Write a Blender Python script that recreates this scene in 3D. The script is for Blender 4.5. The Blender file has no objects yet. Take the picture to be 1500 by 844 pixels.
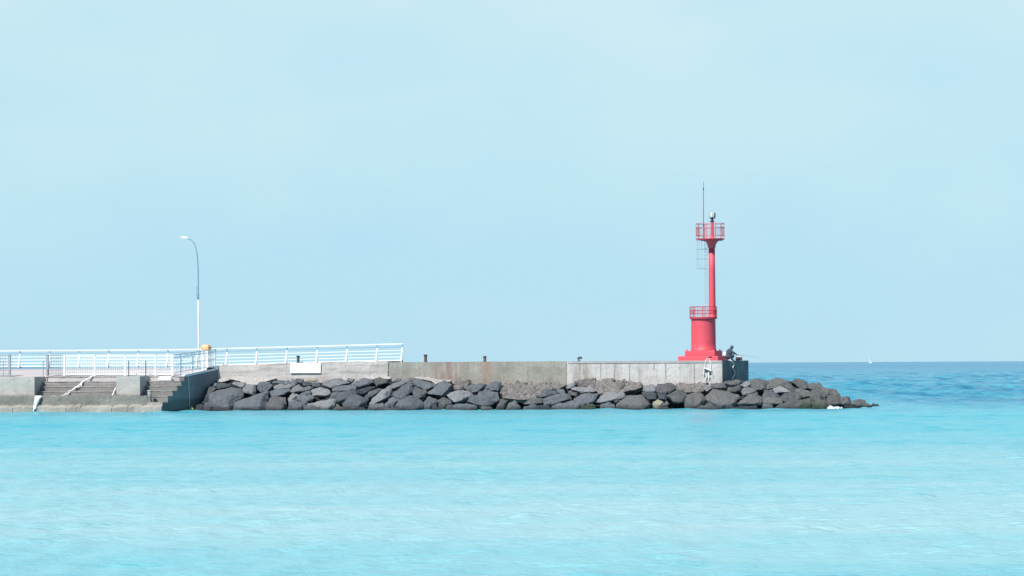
import bpy, bmesh, math, random
import numpy as np
from mathutils import Vector, Matrix, noise
R = math.radians
random.seed(7)
scene = bpy.context.scene
C = scene.collection

# ---------------------------------------------------------------- camera
FPX = 4167.0                      # focal length in photo pixels (photo 1500 x 844)
CAMZ = 3.42
cam_d = bpy.data.cameras.new('camera')
cam_d.sensor_width = 36.0
cam_d.lens = 36.0 * FPX / 1500.0
cam_d.clip_start = 1.0
cam_d.clip_end = 120000.0
cam = bpy.data.objects.new('camera', cam_d)
C.objects.link(cam)
pitch = math.atan((532.9 - 422.0) / FPX)
roll = R(0.298)
MC = Matrix.Rotation(math.pi / 2 + pitch, 3, 'X') @ Matrix.Rotation(-roll, 3, 'Z')
cam.matrix_world = Matrix.Translation((0, 0, CAMZ)) @ MC.to_4x4()
scene.camera = cam

# ---------------------------------------------------------------- world, sun, exposure
SUN_EL, SUN_AZ = 50.0, 36.0       # sun behind the camera's left shoulder
world = bpy.data.worlds.new('World')
scene.world = world
world.use_nodes = True
nt = world.node_tree
nt.nodes.clear()
sky = nt.nodes.new('ShaderNodeTexSky')
sky.sky_type = 'NISHITA'
sky.sun_disc = False
sky.sun_elevation = R(SUN_EL)
sky.sun_rotation = R(180 + SUN_AZ)
sky.altitude = 0
sky.air_density = 1.0
sky.dust_density = 0.35
sky.ozone_density = 2.0
tint = nt.nodes.new('ShaderNodeMix'); tint.data_type = 'RGBA'; tint.blend_type = 'MULTIPLY'
tint.inputs[0].default_value = 1.0
tint.inputs[7].default_value = (0.52, 0.68, 0.78, 1)
EXPO = 0.45
HZ = 1 / (0.095 * 2 ** EXPO)
bg = nt.nodes.new('ShaderNodeBackground')
bg.inputs[1].default_value = 0.095
wo = nt.nodes.new('ShaderNodeOutputWorld')
nt.links.new(sky.outputs[0], tint.inputs[6])
# thin bright haze low in the sky, clear blue above it
tc = nt.nodes.new('ShaderNodeTexCoord'); sx_ = nt.nodes.new('ShaderNodeSeparateXYZ')
nt.links.new(tc.outputs['Generated'], sx_.inputs[0])
def wr(v, a, b, c, d):
    n = nt.nodes.new('ShaderNodeMapRange'); n.clamp = True
    nt.links.new(v, n.inputs[0])
    for i, x in zip((1, 2, 3, 4), (a, b, c, d)): n.inputs[i].default_value = x
    return n.outputs[0]
mpw = nt.nodes.new('ShaderNodeMapping'); mpw.inputs['Scale'].default_value = (1, 1, 2.2)
nt.links.new(tc.outputs['Generated'], mpw.inputs[0])
nw = nt.nodes.new('ShaderNodeTexNoise'); nw.inputs['Scale'].default_value = 9.0; nw.inputs['Detail'].default_value = 4; nw.inputs['Roughness'].default_value = 0.5
nt.links.new(mpw.outputs[0], nw.inputs['Vector'])
hz = nt.nodes.new('ShaderNodeMix'); hz.data_type = 'RGBA'
ad = nt.nodes.new('ShaderNodeMath'); ad.operation = 'ADD'
nt.links.new(wr(sx_.outputs[2], 0.03, 0.135, 0.0, 0.8), ad.inputs[0]); nt.links.new(wr(nw.outputs[0], 0.35, 0.65, -0.15, 0.25), ad.inputs[1])
ad.use_clamp = True
nt.links.new(ad.outputs[0], hz.inputs[0])
hz.inputs[6].default_value = tuple(x * HZ for x in (0.485, 0.762, 0.915)) + (1,)
hz.inputs[7].default_value = tuple(x * HZ for x in (0.635, 0.865, 0.925)) + (1,)
mh = nt.nodes.new('ShaderNodeMix'); mh.data_type = 'RGBA'
nt.links.new(wr(sx_.outputs[2], 0.13, 0.22, 0.94, 0.0), mh.inputs[0])
nt.links.new(tint.outputs[2], mh.inputs[6]); nt.links.new(hz.outputs[2], mh.inputs[7])
nt.links.new(mh.outputs[2], bg.inputs[0])
nt.links.new(bg.outputs[0], wo.inputs[0])

sd = bpy.data.lights.new('sun', 'SUN')
sd.energy = 4.6
sd.angle = R(0.53)
sd.color = (1.0, 0.95, 0.88)
sun = bpy.data.objects.new('sun', sd)
C.objects.link(sun)
sv = Vector((-math.sin(R(SUN_AZ)) * math.cos(R(SUN_EL)), -math.cos(R(SUN_AZ)) * math.cos(R(SUN_EL)), math.sin(R(SUN_EL))))
sun.rotation_euler = sv.to_track_quat('Z', 'Y').to_euler()
sun.location = (-60, -60, 90)

vs = scene.view_settings
vs.view_transform = 'Standard'
vs.look = 'None'
vs.gamma = 1.0
vs.exposure = EXPO

# ---------------------------------------------------------------- survey helpers
CAM = Vector((0, 0, CAMZ))
def ray(px, py):
    return (MC @ Vector(((px - 750) / FPX, -(py - 422) / FPX, -1.0)))
def P(px, py, Y):
    d = ray(px, py)
    return CAM + d * (Y / d.y)
TH = math.atan(4.5 / 38.4)
U = Vector((math.cos(TH), -math.sin(TH), 0))      # along the pier, to the right
V = Vector((math.sin(TH), math.cos(TH), 0))       # away from the camera
O = P(1058, 540, 214.0); O.z = 0
def W(s, t, z): return O + U * s + V * t + Vector((0, 0, z))
def on_t(px, py, t):
    """world point seen at a photo pixel on the vertical plane t"""
    d = ray(px, py)
    k = ((O + V * t - CAM).dot(V)) / d.dot(V)
    return CAM + d * k
def S(px, t, py=545): return (on_t(px, py, t) - O).dot(U)
def Zt(px, py, t): return on_t(px, py, t).z

# ---------------------------------------------------------------- object helpers
def tag(o, label=None, cat=None, group=None, kind=None):
    if label: o['label'] = label
    if cat: o['category'] = cat
    if group: o['group'] = group
    if kind: o['kind'] = kind
    return o
def thing(name, loc, label, cat, group=None):
    o = bpy.data.objects.new(name, None)
    o.empty_display_size = 0.3
    C.objects.link(o)
    o.location = loc
    return tag(o, label, cat, group)
def obj(name, bm, mat, parent=None, smooth=False, loc=None, fix=True):
    """link bm (world coordinates) as one mesh object"""
    if fix: bmesh.ops.recalc_face_normals(bm, faces=bm.faces)
    me = bpy.data.meshes.new(name)
    if loc is None:
        loc = Vector(parent.location) if parent is not None and parent.type == 'EMPTY' else Vector((0, 0, 0))
        world_shift = loc
    else:
        world_shift = Vector(loc)
    if parent is not None:
        base = parent
        tot = Vector((0, 0, 0))
        while base is not None:
            tot = tot + Vector(base.location); base = base.parent
        world_shift = tot
    bmesh.ops.translate(bm, verts=bm.verts, vec=-world_shift)
    bm.to_mesh(me); bm.free()
    if smooth:
        for p in me.polygons: p.use_smooth = True
    me.materials.append(mat)
    o = bpy.data.objects.new(name, me)
    C.objects.link(o)
    if parent is not None: o.parent = parent
    else: o.location = world_shift
    return o
def newbm(): return bmesh.new()
def add_faces(bm, verts, faces):
    vv = [bm.verts.new(v) for v in verts]
    for f in faces:
        try: bm.faces.new([vv[i] for i in f])
        except ValueError: pass
    return vv
def add_frame_box(bm, c, ax, ay, az, hx, hy, hz):
    vs_ = []
    for sz in (-1, 1):
        for sx, sy in ((-1, -1), (1, -1), (1, 1), (-1, 1)):
            vs_.append(c + ax * (hx * sx) + ay * (hy * sy) + az * (hz * sz))
    add_faces(bm, vs_, [(0, 3, 2, 1), (4, 5, 6, 7), (0, 1, 5, 4), (1, 2, 6, 5), (2, 3, 7, 6), (3, 0, 4, 7)])
ZU = Vector((0, 0, 1))
def add_box(bm, c, sx, sy, sz, ax=U, ay=V, az=ZU): add_frame_box(bm, Vector(c), ax, ay, az, sx / 2, sy / 2, sz / 2)
def add_bar(bm, a, b, w, h=None):
    a, b = Vector(a), Vector(b)
    h = h or w
    d = (b - a)
    L = d.length
    d.normalize()
    up = ZU if abs(d.z) < 0.9 else V
    x = d.cross(up).normalized(); y = x.cross(d).normalized()
    add_frame_box(bm, (a + b) / 2, x, y, d, w / 2, h / 2, L / 2)
def add_tube(bm, pts, r, n=10, cap=True):
    pts = [Vector(p) for p in pts]
    rr = r if isinstance(r, (list, tuple)) else [r] * len(pts)
    rings = []
    prev = None
    for i, p in enumerate(pts):
        d = (pts[min(i + 1, len(pts) - 1)] - pts[max(i - 1, 0)]).normalized()
        if prev is None:
            up = ZU if abs(d.z) < 0.9 else Vector((1, 0, 0))
            x = d.cross(up).normalized()
        else:
            x = (prev - d * prev.dot(d)).normalized()
        prev = x
        y = d.cross(x)
        rings.append([bm.verts.new(p + (x * math.cos(2 * math.pi * k / n) + y * math.sin(2 * math.pi * k / n)) * rr[i]) for k in range(n)])
    for a, b in zip(rings[:-1], rings[1:]):
        for k in range(n): bm.faces.new((a[k], a[(k + 1) % n], b[(k + 1) % n], b[k]))
    if cap:
        bm.faces.new(rings[0][::-1]); bm.faces.new(rings[-1])
def add_lathe(bm, c, prof, n=32):
    """prof: list of (radius, height) about vertical axis through c"""
    rings = []
    for r, h in prof:
        rings.append([bm.verts.new((c.x + r * math.cos(2 * math.pi * k / n), c.y + r * math.sin(2 * math.pi * k / n), c.z + h)) for k in range(n)])
    for a, b in zip(rings[:-1], rings[1:]):
        for k in range(n): bm.faces.new((a[k], a[(k + 1) % n], b[(k + 1) % n], b[k]))
    bm.faces.new(rings[0][::-1]); bm.faces.new(rings[-1])
def add_ring(bm, c, r, w, n=40):
    pts = [c + Vector((r * math.cos(2 * math.pi * k / n), r * math.sin(2 * math.pi * k / n), 0)) for k in range(n)]
    m = 6
    rings = []
    for k in range(n):
        a = 2 * math.pi * k / n
        rad = Vector((math.cos(a), math.sin(a), 0))
        rings.append([bm.verts.new(pts[k] + rad * (w * math.cos(2 * math.pi * j / m)) + ZU * (w * math.sin(2 * math.pi * j / m))) for j in range(m)])
    for k in range(n):
        a, b = rings[k], rings[(k + 1) % n]
        for j in range(m): bm.faces.new((a[j], a[(j + 1) % m], b[(j + 1) % m], b[j]))
def add_prism(bm, st, z0, z1):
    """plan polygon in (s,t), bottom z0, top z1 (number or function of s,t)"""
    f1 = z1 if callable(z1) else (lambda s, t: z1)
    n = len(st)
    lo = [W(s, t, z0) for s, t in st]; hi = [W(s, t, f1(s, t)) for s, t in st]
    add_faces(bm, lo + hi, [tuple(range(n))[::-1], tuple(range(n, 2 * n))] + [(i, (i + 1) % n, n + (i + 1) % n, n + i) for i in range(n)])
def soften(o, w=0.02, seg=2):
    m = o.modifiers.new('bevel', 'BEVEL'); m.width = w; m.segments = seg; m.limit_method = 'ANGLE'; m.angle_limit = R(40)
    return o

# ---------------------------------------------------------------- materials
def mat_new(name):
    m = bpy.data.materials.new(name); m.use_nodes = True
    t = m.node_tree
    return m, t, t.nodes['Principled BSDF']
def nd(t, typ, **kw):
    n = t.nodes.new(typ)
    for k, v in kw.items(): setattr(n, k, v)
    return n
def mixc(t, fac, a, b, mode='MIX'):
    n = nd(t, 'ShaderNodeMix', data_type='RGBA', blend_type=mode)
    for i, v in ((0, fac), (6, a), (7, b)):
        if isinstance(v, (int, float)): n.inputs[i].default_value = v
        elif isinstance(v, tuple): n.inputs[i].default_value = (*v, 1) if len(v) == 3 else v
        else: t.links.new(v, n.inputs[i])
    return n.outputs[2]
def mth(t, op, a, b=None, clamp=False):
    n = nd(t, 'ShaderNodeMath', operation=op, use_clamp=clamp)
    for i, v in ((0, a), (1, b)):
        if v is None: continue
        if isinstance(v, (int, float)): n.inputs[i].default_value = v
        else: t.links.new(v, n.inputs[i])
    return n.outputs[0]
def rng(t, v, a, b, c=0.0, d=1.0):
    n = nd(t, 'ShaderNodeMapRange'); n.clamp = True
    t.links.new(v, n.inputs[0])
    for i, x in zip((1, 2, 3, 4), (a, b, c, d)): n.inputs[i].default_value = x
    return n.outputs[0]
def pos(t, rot=0.0, scale=(1, 1, 1)):
    g = nd(t, 'ShaderNodeNewGeometry')
    mp = nd(t, 'ShaderNodeMapping', vector_type='POINT')
    mp.inputs['Rotation'].default_value = (0, 0, rot)
    mp.inputs['Scale'].default_value = scale
    t.links.new(g.outputs['Position'], mp.inputs[0])
    return mp.outputs[0]
def noi(t, vec, scale, detail=4, rough=0.55, dist=0.0):
    n = nd(t, 'ShaderNodeTexNoise')
    n.inputs['Scale'].default_value = scale; n.inputs['Detail'].default_value = detail
    n.inputs['Roughness'].default_value = rough; n.inputs['Distortion'].default_value = dist
    t.links.new(vec, n.inputs['Vector'])
    return n.outputs[0]
def zval(t):
    g = nd(t, 'ShaderNodeNewGeometry'); s = nd(t, 'ShaderNodeSeparateXYZ')
    t.links.new(g.outputs['Position'], s.inputs[0])
    return s.outputs
def bump(t, bsdf, h, strength, dist=0.02):
    b = nd(t, 'ShaderNodeBump'); b.inputs['Strength'].default_value = strength; b.inputs['Distance'].default_value = dist
    t.links.new(h, b.inputs['Height']); t.links.new(b.outputs[0], bsdf.inputs['Normal'])
def paint(name, col, rough=0.5, var=0.12, rust=0.0, metal=0.0):
    m, t, b = mat_new(name)
    v = pos(t)
    n1 = noi(t, v, 3.0)
    c = mixc(t, rng(t, n1, 0.3, 0.75), tuple(x * (1 - var) for x in col), tuple(min(1, x * (1 + var * 0.6)) for x in col))
    if rust > 0:
        n2 = noi(t, pos(t, scale=(2.2, 2.2, 0.7)), 2.4, 6, 0.7)
        c = mixc(t, rng(t, n2, 0.64 - 0.06 * rust, 0.74), c, (0.16, 0.06, 0.035))
    t.links.new(c, b.inputs['Base Color'])
    b.inputs['Roughness'].default_value = rough; b.inputs['Metallic'].default_value = metal
    bump(t, b, noi(t, v, 30), 0.15, 0.01)
    return m
def concrete(name, ca, cb, streak=0.5, streak_col=(0.2, 0.2, 0.19), low=None, rust=(), pale=None, rough_b=0.5, board=0.0):
    """ca, cb light and dark patches; low=(z, colour) tide stain; rust=[(s, width)]; pale=(s0, s1, colour, amount)"""
    m, t, b = mat_new(name)
    v = pos(t, TH)                                  # x along the pier
    n1 = noi(t, pos(t, TH, (0.55, 0.55, 0.9)), 1.0, 5, 0.6)
    c = mixc(t, rng(t, n1, 0.35, 0.66), ca, cb)
    n2 = noi(t, v, 6.0, 6, 0.7)
    c = mixc(t, rng(t, n2, 0.42, 0.72, 0, 0.45), c, tuple(x * 0.62 for x in cb))
    ns = noi(t, pos(t, TH, (2.6, 2.6, 0.22)), 1.0, 6, 0.7)
    c = mixc(t, rng(t, ns, 0.5, 0.68, 0, streak), c, streak_col)
    ns2 = noi(t, pos(t, TH, (4.5, 4.5, 0.4)), 1.3, 5, 0.6)
    c = mixc(t, rng(t, ns2, 0.56, 0.7, 0, streak * 0.7), c, tuple(min(1, x * 1.35) for x in ca))
    if board:
        nb = noi(t, pos(t, TH, (0.25, 0.25, 6.0)), 1.2, 4, 0.6)
        c = mixc(t, rng(t, nb, 0.52, 0.62, 0, board), c, tuple(x * 0.6 for x in cb))
    if rust:
        sx = nd(t, 'ShaderNodeSeparateXYZ'); t.links.new(v, sx.inputs[0])
        mpn = noi(t, pos(t, TH, (2.0, 2.0, 0.3)), 1.5, 5, 0.65)
        for s_, w_, tone in rust:
            # position x in the rotated frame
            x0 = (W(s_, 0, 0)).dot(U)
            d = mth(t, 'ABSOLUTE', mth(t, 'SUBTRACT', sx.outputs[0], x0))
            k = mth(t, 'MULTIPLY', rng(t, d, w_ * 0.15, w_, 1, 0), rng(t, mpn, 0.36, 0.6))
            c = mixc(t, k, c, tone)
    if low:
        z = zval(t)[2]
        zz = mth(t, 'ADD', z, mth(t, 'MULTIPLY', noi(t, v, 1.1, 5, 0.65), -low[2]))
        c = mixc(t, rng(t, zz, low[0] - low[2] * 0.5 - 0.12, low[0] - low[2] * 0.5 + 0.12, low[3], 0), c, low[1])
        c = mixc(t, rng(t, z, 0.02, 0.22, 0.75, 0), c, (0.07, 0.075, 0.065))
    t.links.new(c, b.inputs['Base Color'])
    b.inputs['Roughness'].default_value = 0.9
    h = mth(t, 'ADD', noi(t, v, 7.0, 8, 0.7), mth(t, 'MULTIPLY', n1, 1.5))
    bump(t, b, h, rough_b, 0.06)
    return m
def rock_mat(name, ca, cb, dust=(0.3, 0.3, 0.31), dust_amt=0.3, algae=0.0, specks=0.6):
    m, t, b = mat_new(name)
    v = pos(t)
    oi = nd(t, 'ShaderNodeObjectInfo')
    n1 = noi(t, v, 1.3, 6, 0.62)
    c = mixc(t, rng(t, n1, 0.34, 0.68), ca, cb)
    c = mixc(t, mth(t, 'MULTIPLY', oi.outputs['Random'], 0.7), c, tuple(x * 1.5 for x in cb))
    n2 = noi(t, v, 9.0, 6, 0.75)
    c = mixc(t, rng(t, n2, 0.45, 0.72, 0, 0.75), c, tuple(x * 0.4 for x in ca))
    c = mixc(t, rng(t, noi(t, v, 2.6, 6, 0.7), 0.56, 0.7, 0, dust_amt), c, dust)
    c = mixc(t, rng(t, noi(t, v, 5.0, 5, 0.75), 0.675, 0.72, 0, specks), c, (0.55, 0.54, 0.52))
    z = zval(t)[2]
    zz = mth(t, 'ADD', z, mth(t, 'MULTIPLY', noi(t, v, 1.8, 4, 0.6), -0.5))
    if algae:
        c = mixc(t, rng(t, zz, 0.0, 0.35, algae, 0), c, (0.03, 0.07, 0.03))
    c = mixc(t, rng(t, zz, -0.2, 0.14, 0.85, 0), c, (0.018, 0.024, 0.026))
    t.links.new(c, b.inputs['Base Color'])
    b.inputs['Roughness'].default_value = 0.85
    bump(t, b, mth(t, 'ADD', noi(t, v, 4.0, 8, 0.72), mth(t, 'MULTIPLY', noi(t, v, 16.0, 4, 0.7), 0.35)), 1.0, 0.17)
    return m

M_red = paint('red_paint', (0.66, 0.075, 0.105), 0.55, 0.12, 0.25)
M_reddark = paint('red_paint_rail', (0.50, 0.05, 0.085), 0.5, 0.12)
M_white = paint('white_paint', (0.80, 0.84, 0.85), 0.45, 0.06)
M_offwhite = paint('cream_board', (0.84, 0.83, 0.78), 0.6, 0.04)
M_grey = paint('grey_steel', (0.33, 0.36, 0.38), 0.5, 0.15)
M_blue = paint('blue_grey_steel', (0.22, 0.34, 0.42), 0.5, 0.12)
M_dark = paint('dark_iron', (0.045, 0.05, 0.06), 0.6, 0.3)
M_rust = paint('rusty_iron', (0.13, 0.075, 0.075), 0.8, 0.4, 0.8)
M_orange = paint('orange_paint', (0.78, 0.43, 0.20), 0.6, 0.15)
M_rope = paint('pale_rope', (0.72, 0.72, 0.68), 0.9, 0.15)
M_yellow = paint('yellow_float', (0.62, 0.58, 0.16), 0.6, 0.1)
M_jacket = paint('jacket_cloth', (0.06, 0.075, 0.115), 0.85, 0.25)
M_trouser = paint('trouser_cloth', (0.03, 0.04, 0.065), 0.85, 0.25)
M_skin = paint('skin', (0.5, 0.3, 0.22), 0.6, 0.08)
M_bag = paint('bag_cloth', (0.03, 0.035, 0.045), 0.8, 0.25)
M_bagred = paint('bag_red', (0.16, 0.05, 0.06), 0.8, 0.2)
M_sack = paint('white_plastic', (0.82, 0.82, 0.82), 0.5, 0.05)
M_ship = paint('hazed_ship_paint', (0.50, 0.62, 0.68), 0.6, 0.05)  # distance haze put into the paint as pale blue-grey
M_glass = paint('lamp_glass', (0.55, 0.62, 0.64), 0.15, 0.05)

s436, s623, s710, s849 = S(436, 0), S(623, 0), S(710, 0), S(849, 0)
M_ramp = concrete('ramp_concrete', (0.56, 0.52, 0.50), (0.44, 0.41, 0.39), 0.25, (0.33, 0.29, 0.27), board=0.6)
M_mid = concrete('weathered_concrete', (0.36, 0.345, 0.305), (0.26, 0.25, 0.22), 0.5, (0.17, 0.165, 0.14),
                 rust=[(s623 + 1.6, 1.9, (0.25, 0.18, 0.15)), (s710 + 0.2, 0.8, (0.29, 0.21, 0.165))])
M_head = concrete('pale_concrete', (0.60, 0.575, 0.56), (0.44, 0.42, 0.405), 0.55, (0.24, 0.22, 0.205),
                  rust=[(s849 + 0.1, 0.9, (0.27, 0.22, 0.17))])
M_land = concrete('landing_concrete', (0.47, 0.45, 0.42), (0.38, 0.365, 0.34), 0.25, (0.22, 0.21, 0.2), low=(1.25, (0.17, 0.165, 0.14), 0.25, 0.85))
M_stair = concrete('stair_concrete', (0.44, 0.40, 0.38), (0.24, 0.225, 0.22), 0.5, (0.14, 0.135, 0.135), low=(2.1, (0.17, 0.165, 0.16), 0.6, 0.75))
M_crust = concrete('crusted_concrete', (0.40, 0.38, 0.345), (0.24, 0.225, 0.20), 0.2, (0.2, 0.19, 0.16), rough_b=1.0)
M_deck = concrete('deck_concrete', (0.52, 0.49, 0.485), (0.44, 0.41, 0.405), 0.0, (0.3, 0.3, 0.3))
M_rubcon = rock_mat('rubble_concrete', (0.11, 0.10, 0.095), (0.23, 0.215, 0.205), (0.48, 0.46, 0.44), 0.6, specks=0.9)
M_palecon = rock_mat('pale_poured_concrete', (0.36, 0.335, 0.325), (0.46, 0.43, 0.415), (0.56, 0.53, 0.51), 0.4)
M_rock = [rock_mat('basalt', (0.070, 0.085, 0.102), (0.132, 0.148, 0.166)),
          rock_mat('basalt_brown', (0.078, 0.084, 0.088), (0.135, 0.138, 0.138)),
          rock_mat('basalt_pale', (0.15, 0.165, 0.18), (0.24, 0.25, 0.262), dust_amt=0.5),
          rock_mat('basalt_green', (0.075, 0.082, 0.078), (0.12, 0.125, 0.115), algae=0.85),
          rock_mat('basalt_dark', (0.03, 0.04, 0.05), (0.055, 0.068, 0.08)),
          rock_mat('rock_yellow', (0.20, 0.19, 0.14), (0.36, 0.345, 0.27))]
M_core = rock_mat('gap_shade_rubble', (0.014, 0.018, 0.022), (0.028, 0.033, 0.04), dust_amt=0.0, specks=0.0)  # near-black: shade of the gaps between boulders put into the colour

# ---------------------------------------------------------------- water
def water_material():
    m, t, b = mat_new('sea_water')
    xyz = zval(t)
    # sandy shallows give way to deeper blue beyond the pier
    v1 = pos(t, 0, (0.012, 0.05, 1)); v2 = pos(t, 0, (0.03, 0.16, 1)); v3 = pos(t, 0, (0.12, 0.45, 1)); v4 = pos(t, 0, (0.5, 1.3, 1))
    n1 = noi(t, v1, 1.0, 4, 0.55, 0.4); n2 = noi(t, v2, 1.0, 5, 0.6, 0.4); n3 = noi(t, v3, 1.0, 5, 0.6); n4 = noi(t, v4, 1.0, 4, 0.6)
    shallow = mixc(t, rng(t, n1, 0.38, 0.64), (0.05, 0.43, 0.51), (0.11, 0.47, 0.54))
    shallow = mixc(t, rng(t, n2, 0.44, 0.68, 0, 0.35), shallow, (0.025, 0.40, 0.49))
    # paler sand close to the beach
    yd = mth(t, 'MULTIPLY', xyz[1], mth(t, 'ADD', 0.8, mth(t, 'MULTIPLY', noi(t, pos(t, 0, (0.02, 0.03, 1)), 1.0, 3, 0.5, 0.5), 0.4)))
    cr = nd(t, 'ShaderNodeValToRGB'); cr.color_ramp.interpolation = 'B_SPLINE'
    t.links.new(rng(t, yd, 0, 240), cr.inputs[0])
    el = cr.color_ramp.elements
    el[0].position = 0.0; el[0].color = (0.3, 0.3, 0.3, 1); el[1].position = 1.0; el[1].color = (0.15, 0.15, 0.15, 1)
    for y_, v_ in ((46, 0.30), (60, 0.95), (72, 0.8), (90, 0.45), (104, 0.72), (122, 0.28), (150, 0.0), (190, 0.12)):
        e_ = el.new(y_ / 240); e_.color = (v_, v_, v_, 1)
    near = mth(t, 'ADD', cr.outputs[0], rng(t, n2, 0.4, 0.65, -0.12, 0.12), True)
    shallow = mixc(t, near, shallow, (0.36, 0.57, 0.575))
    shallow = mixc(t, rng(t, n3, 0.50, 0.70, 0, 0.15), shallow, (0.04, 0.41, 0.49))
    deep = mixc(t, rng(t, n4, 0.40, 0.66), (0.10, 0.40, 0.50), (0.075, 0.35, 0.46))
    n5 = noi(t, pos(t, 0, (0.75, 0.075, 1)), 1.0, 5, 0.7)
    deep = mixc(t, rng(t, n4, 0.5, 0.66, 0, 0.3), deep, (0.02, 0.18, 0.31))  # dark dashes: shading of wave faces put into the water colour
    deep = mixc(t, rng(t, n5, 0.50, 0.66, 0, 0.28), deep, (0.006, 0.12, 0.25))
    n6 = noi(t, pos(t, 0, (0.16, 0.010, 1)), 1.0, 6, 0.72)
    deep = mixc(t, rng(t, n6, 0.46, 0.60, 0, 0.6), deep, (0.008, 0.15, 0.29))  # longer dashes, wave shading in the colour of the far sea
    n7 = noi(t, pos(t, 0, (0.5, 0.03, 1)), 1.0, 5, 0.7)
    deep = mixc(t, rng(t, n7, 0.48, 0.64, 0, 0.35), deep, (0.02, 0.18, 0.32))
    deep = mixc(t, rng(t, xyz[1], 450, 2200, 0, 0.85), deep, (0.0, 0.17, 0.33))
    deep = mixc(t, rng(t, n2, 0.5, 0.7, 0, 0.15), deep, (0.07, 0.36, 0.50))
    edge = mth(t, 'ADD', xyz[1], mth(t, 'MULTIPLY', n2, 60.0))
    edge = mth(t, 'ADD', edge, mth(t, 'MULTIPLY', n3, 36.0))
    edge = mth(t, 'ADD', edge, mth(t, 'MULTIPLY', n4, 16.0))
    k = rng(t, edge, 240, 300)
    c = mixc(t, k, shallow, deep)
    t.links.new(c, b.inputs['Base Color'])
    b.inputs['Roughness'].default_value = 0.22
    b.inputs['IOR'].default_value = 1.33
    b.inputs['Specular IOR Level'].default_value = 0.5
    h = mth(t, 'ADD', noi(t, pos(t, 0, (1.0, 1.6, 1)), 1.6, 5, 0.6), mth(t, 'MULTIPLY', noi(t, pos(t, 0, (1.0, 1.4, 1)), 6.0, 3, 0.6), 0.25))
    h = mth(t, 'ADD', h, mth(t, 'MULTIPLY', noi(t, pos(t, 0, (1.0, 1.0, 1)), 3.2, 3, 0.6), 0.7))
    bump(t, b, h, 0.75, 0.10)
    return m
def build_water():
    rs = [4.0]
    while rs[-1] < 30: rs.append(rs[-1] * 1.06)
    while rs[-1] < 4200: rs.append(rs[-1] * 1.0030)
    while rs[-1] < 70000: rs.append(rs[-1] * 1.035)
    rs = np.array(rs)
    fine = np.linspace(-12.5, 12.5, 620)
    left = np.linspace(-180, -12.5, 60)[:-1]; right = np.linspace(12.5, 180, 60)[1:]
    an = np.radians(np.concatenate([left, fine, right]))
    A, Rr = np.meshgrid(an, rs)
    X = Rr * np.sin(A); Y = Rr * np.cos(A)
    dr = np.gradient(rs)[:, None] * np.ones_like(A)
    rng_ = np.random.RandomState(3)
    Z = np.zeros_like(X)
    bands = [(70, 120, 6, 0.09), (28, 60, 10, 0.05), (11, 26, 18, 0.036), (4.5, 10, 26, 0.026), (1.8, 4.2, 30, 0.0115), (0.8, 1.7, 26, 0.005)]
    out = 1 / (1 + np.exp(-(Y - 262) / 14.0))        # open sea beyond the pier
    inner = np.abs(A) < math.radians(13.5)
    for lo, hi, n, amp in bands:
        acc = np.zeros_like(X)
        for _ in range(n):
            lam = rng_.uniform(lo, hi)
            th = rng_.normal(math.radians(84), math.radians(38 if lo > 10 else 58))
            k = 2 * math.pi / lam
            ph = rng_.uniform(0, 6.28)
            fade = np.clip((lam - 2.1 * dr) / (1.2 * dr), 0, 1)
            acc += fade * amp * np.sin(k * (X * math.cos(th) + Y * math.sin(th)) + ph)
        if lo >= 28: acc *= (0.02 + 0.22 * out)
        elif lo >= 11: acc *= (0.02 + 0.65 * out)
        else: acc *= {4.5: 0.10 + 1.3 * out, 1.8: (0.40 + 0.2 * np.clip((Y - 90) / 60, 0, 1)) + 1.8 * out, 0.8: 0.95 + 0.8 * out}[lo]
        Z += acc
    Z *= inner * np.clip((math.radians(13.4) - np.abs(A)) / math.radians(0.8), 0, 1)
    n, m = X.shape
    co = np.stack([X, Y, Z], -1).reshape(-1, 3).astype(np.float32)
    i = np.arange(n - 1)[:, None] * m + np.arange(m - 1)[None, :]
    quads = np.stack([i, i + 1, i + m + 1, i + m], -1).reshape(-1, 4)[:, ::-1]
    me = bpy.data.meshes.new('water')
    nf = len(quads)
    me.vertices.add(len(co)); me.vertices.foreach_set('co', co.ravel())
    me.loops.add(nf * 4); me.loops.foreach_set('vertex_index', np.ascontiguousarray(quads).ravel().astype(np.int32))
    me.polygons.add(nf); me.polygons.foreach_set('loop_start', np.arange(0, nf * 4, 4, dtype=np.int32))
    me.polygons.foreach_set('use_smooth', np.ones(nf, dtype=bool))
    me.update(calc_edges=True)
    me.materials.append(water_material())
    o = bpy.data.objects.new('water', me)
    C.objects.link(o)
    o['kind'] = 'structure'
build_water()
sb = newbm()
add_faces(sb, [(-400, 0, -6), (400, 0, -6), (400, 600, -6), (-400, 600, -6)], [(0, 1, 2, 3)])
tag(obj('seabed', sb, M_crust), kind='structure')

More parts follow.
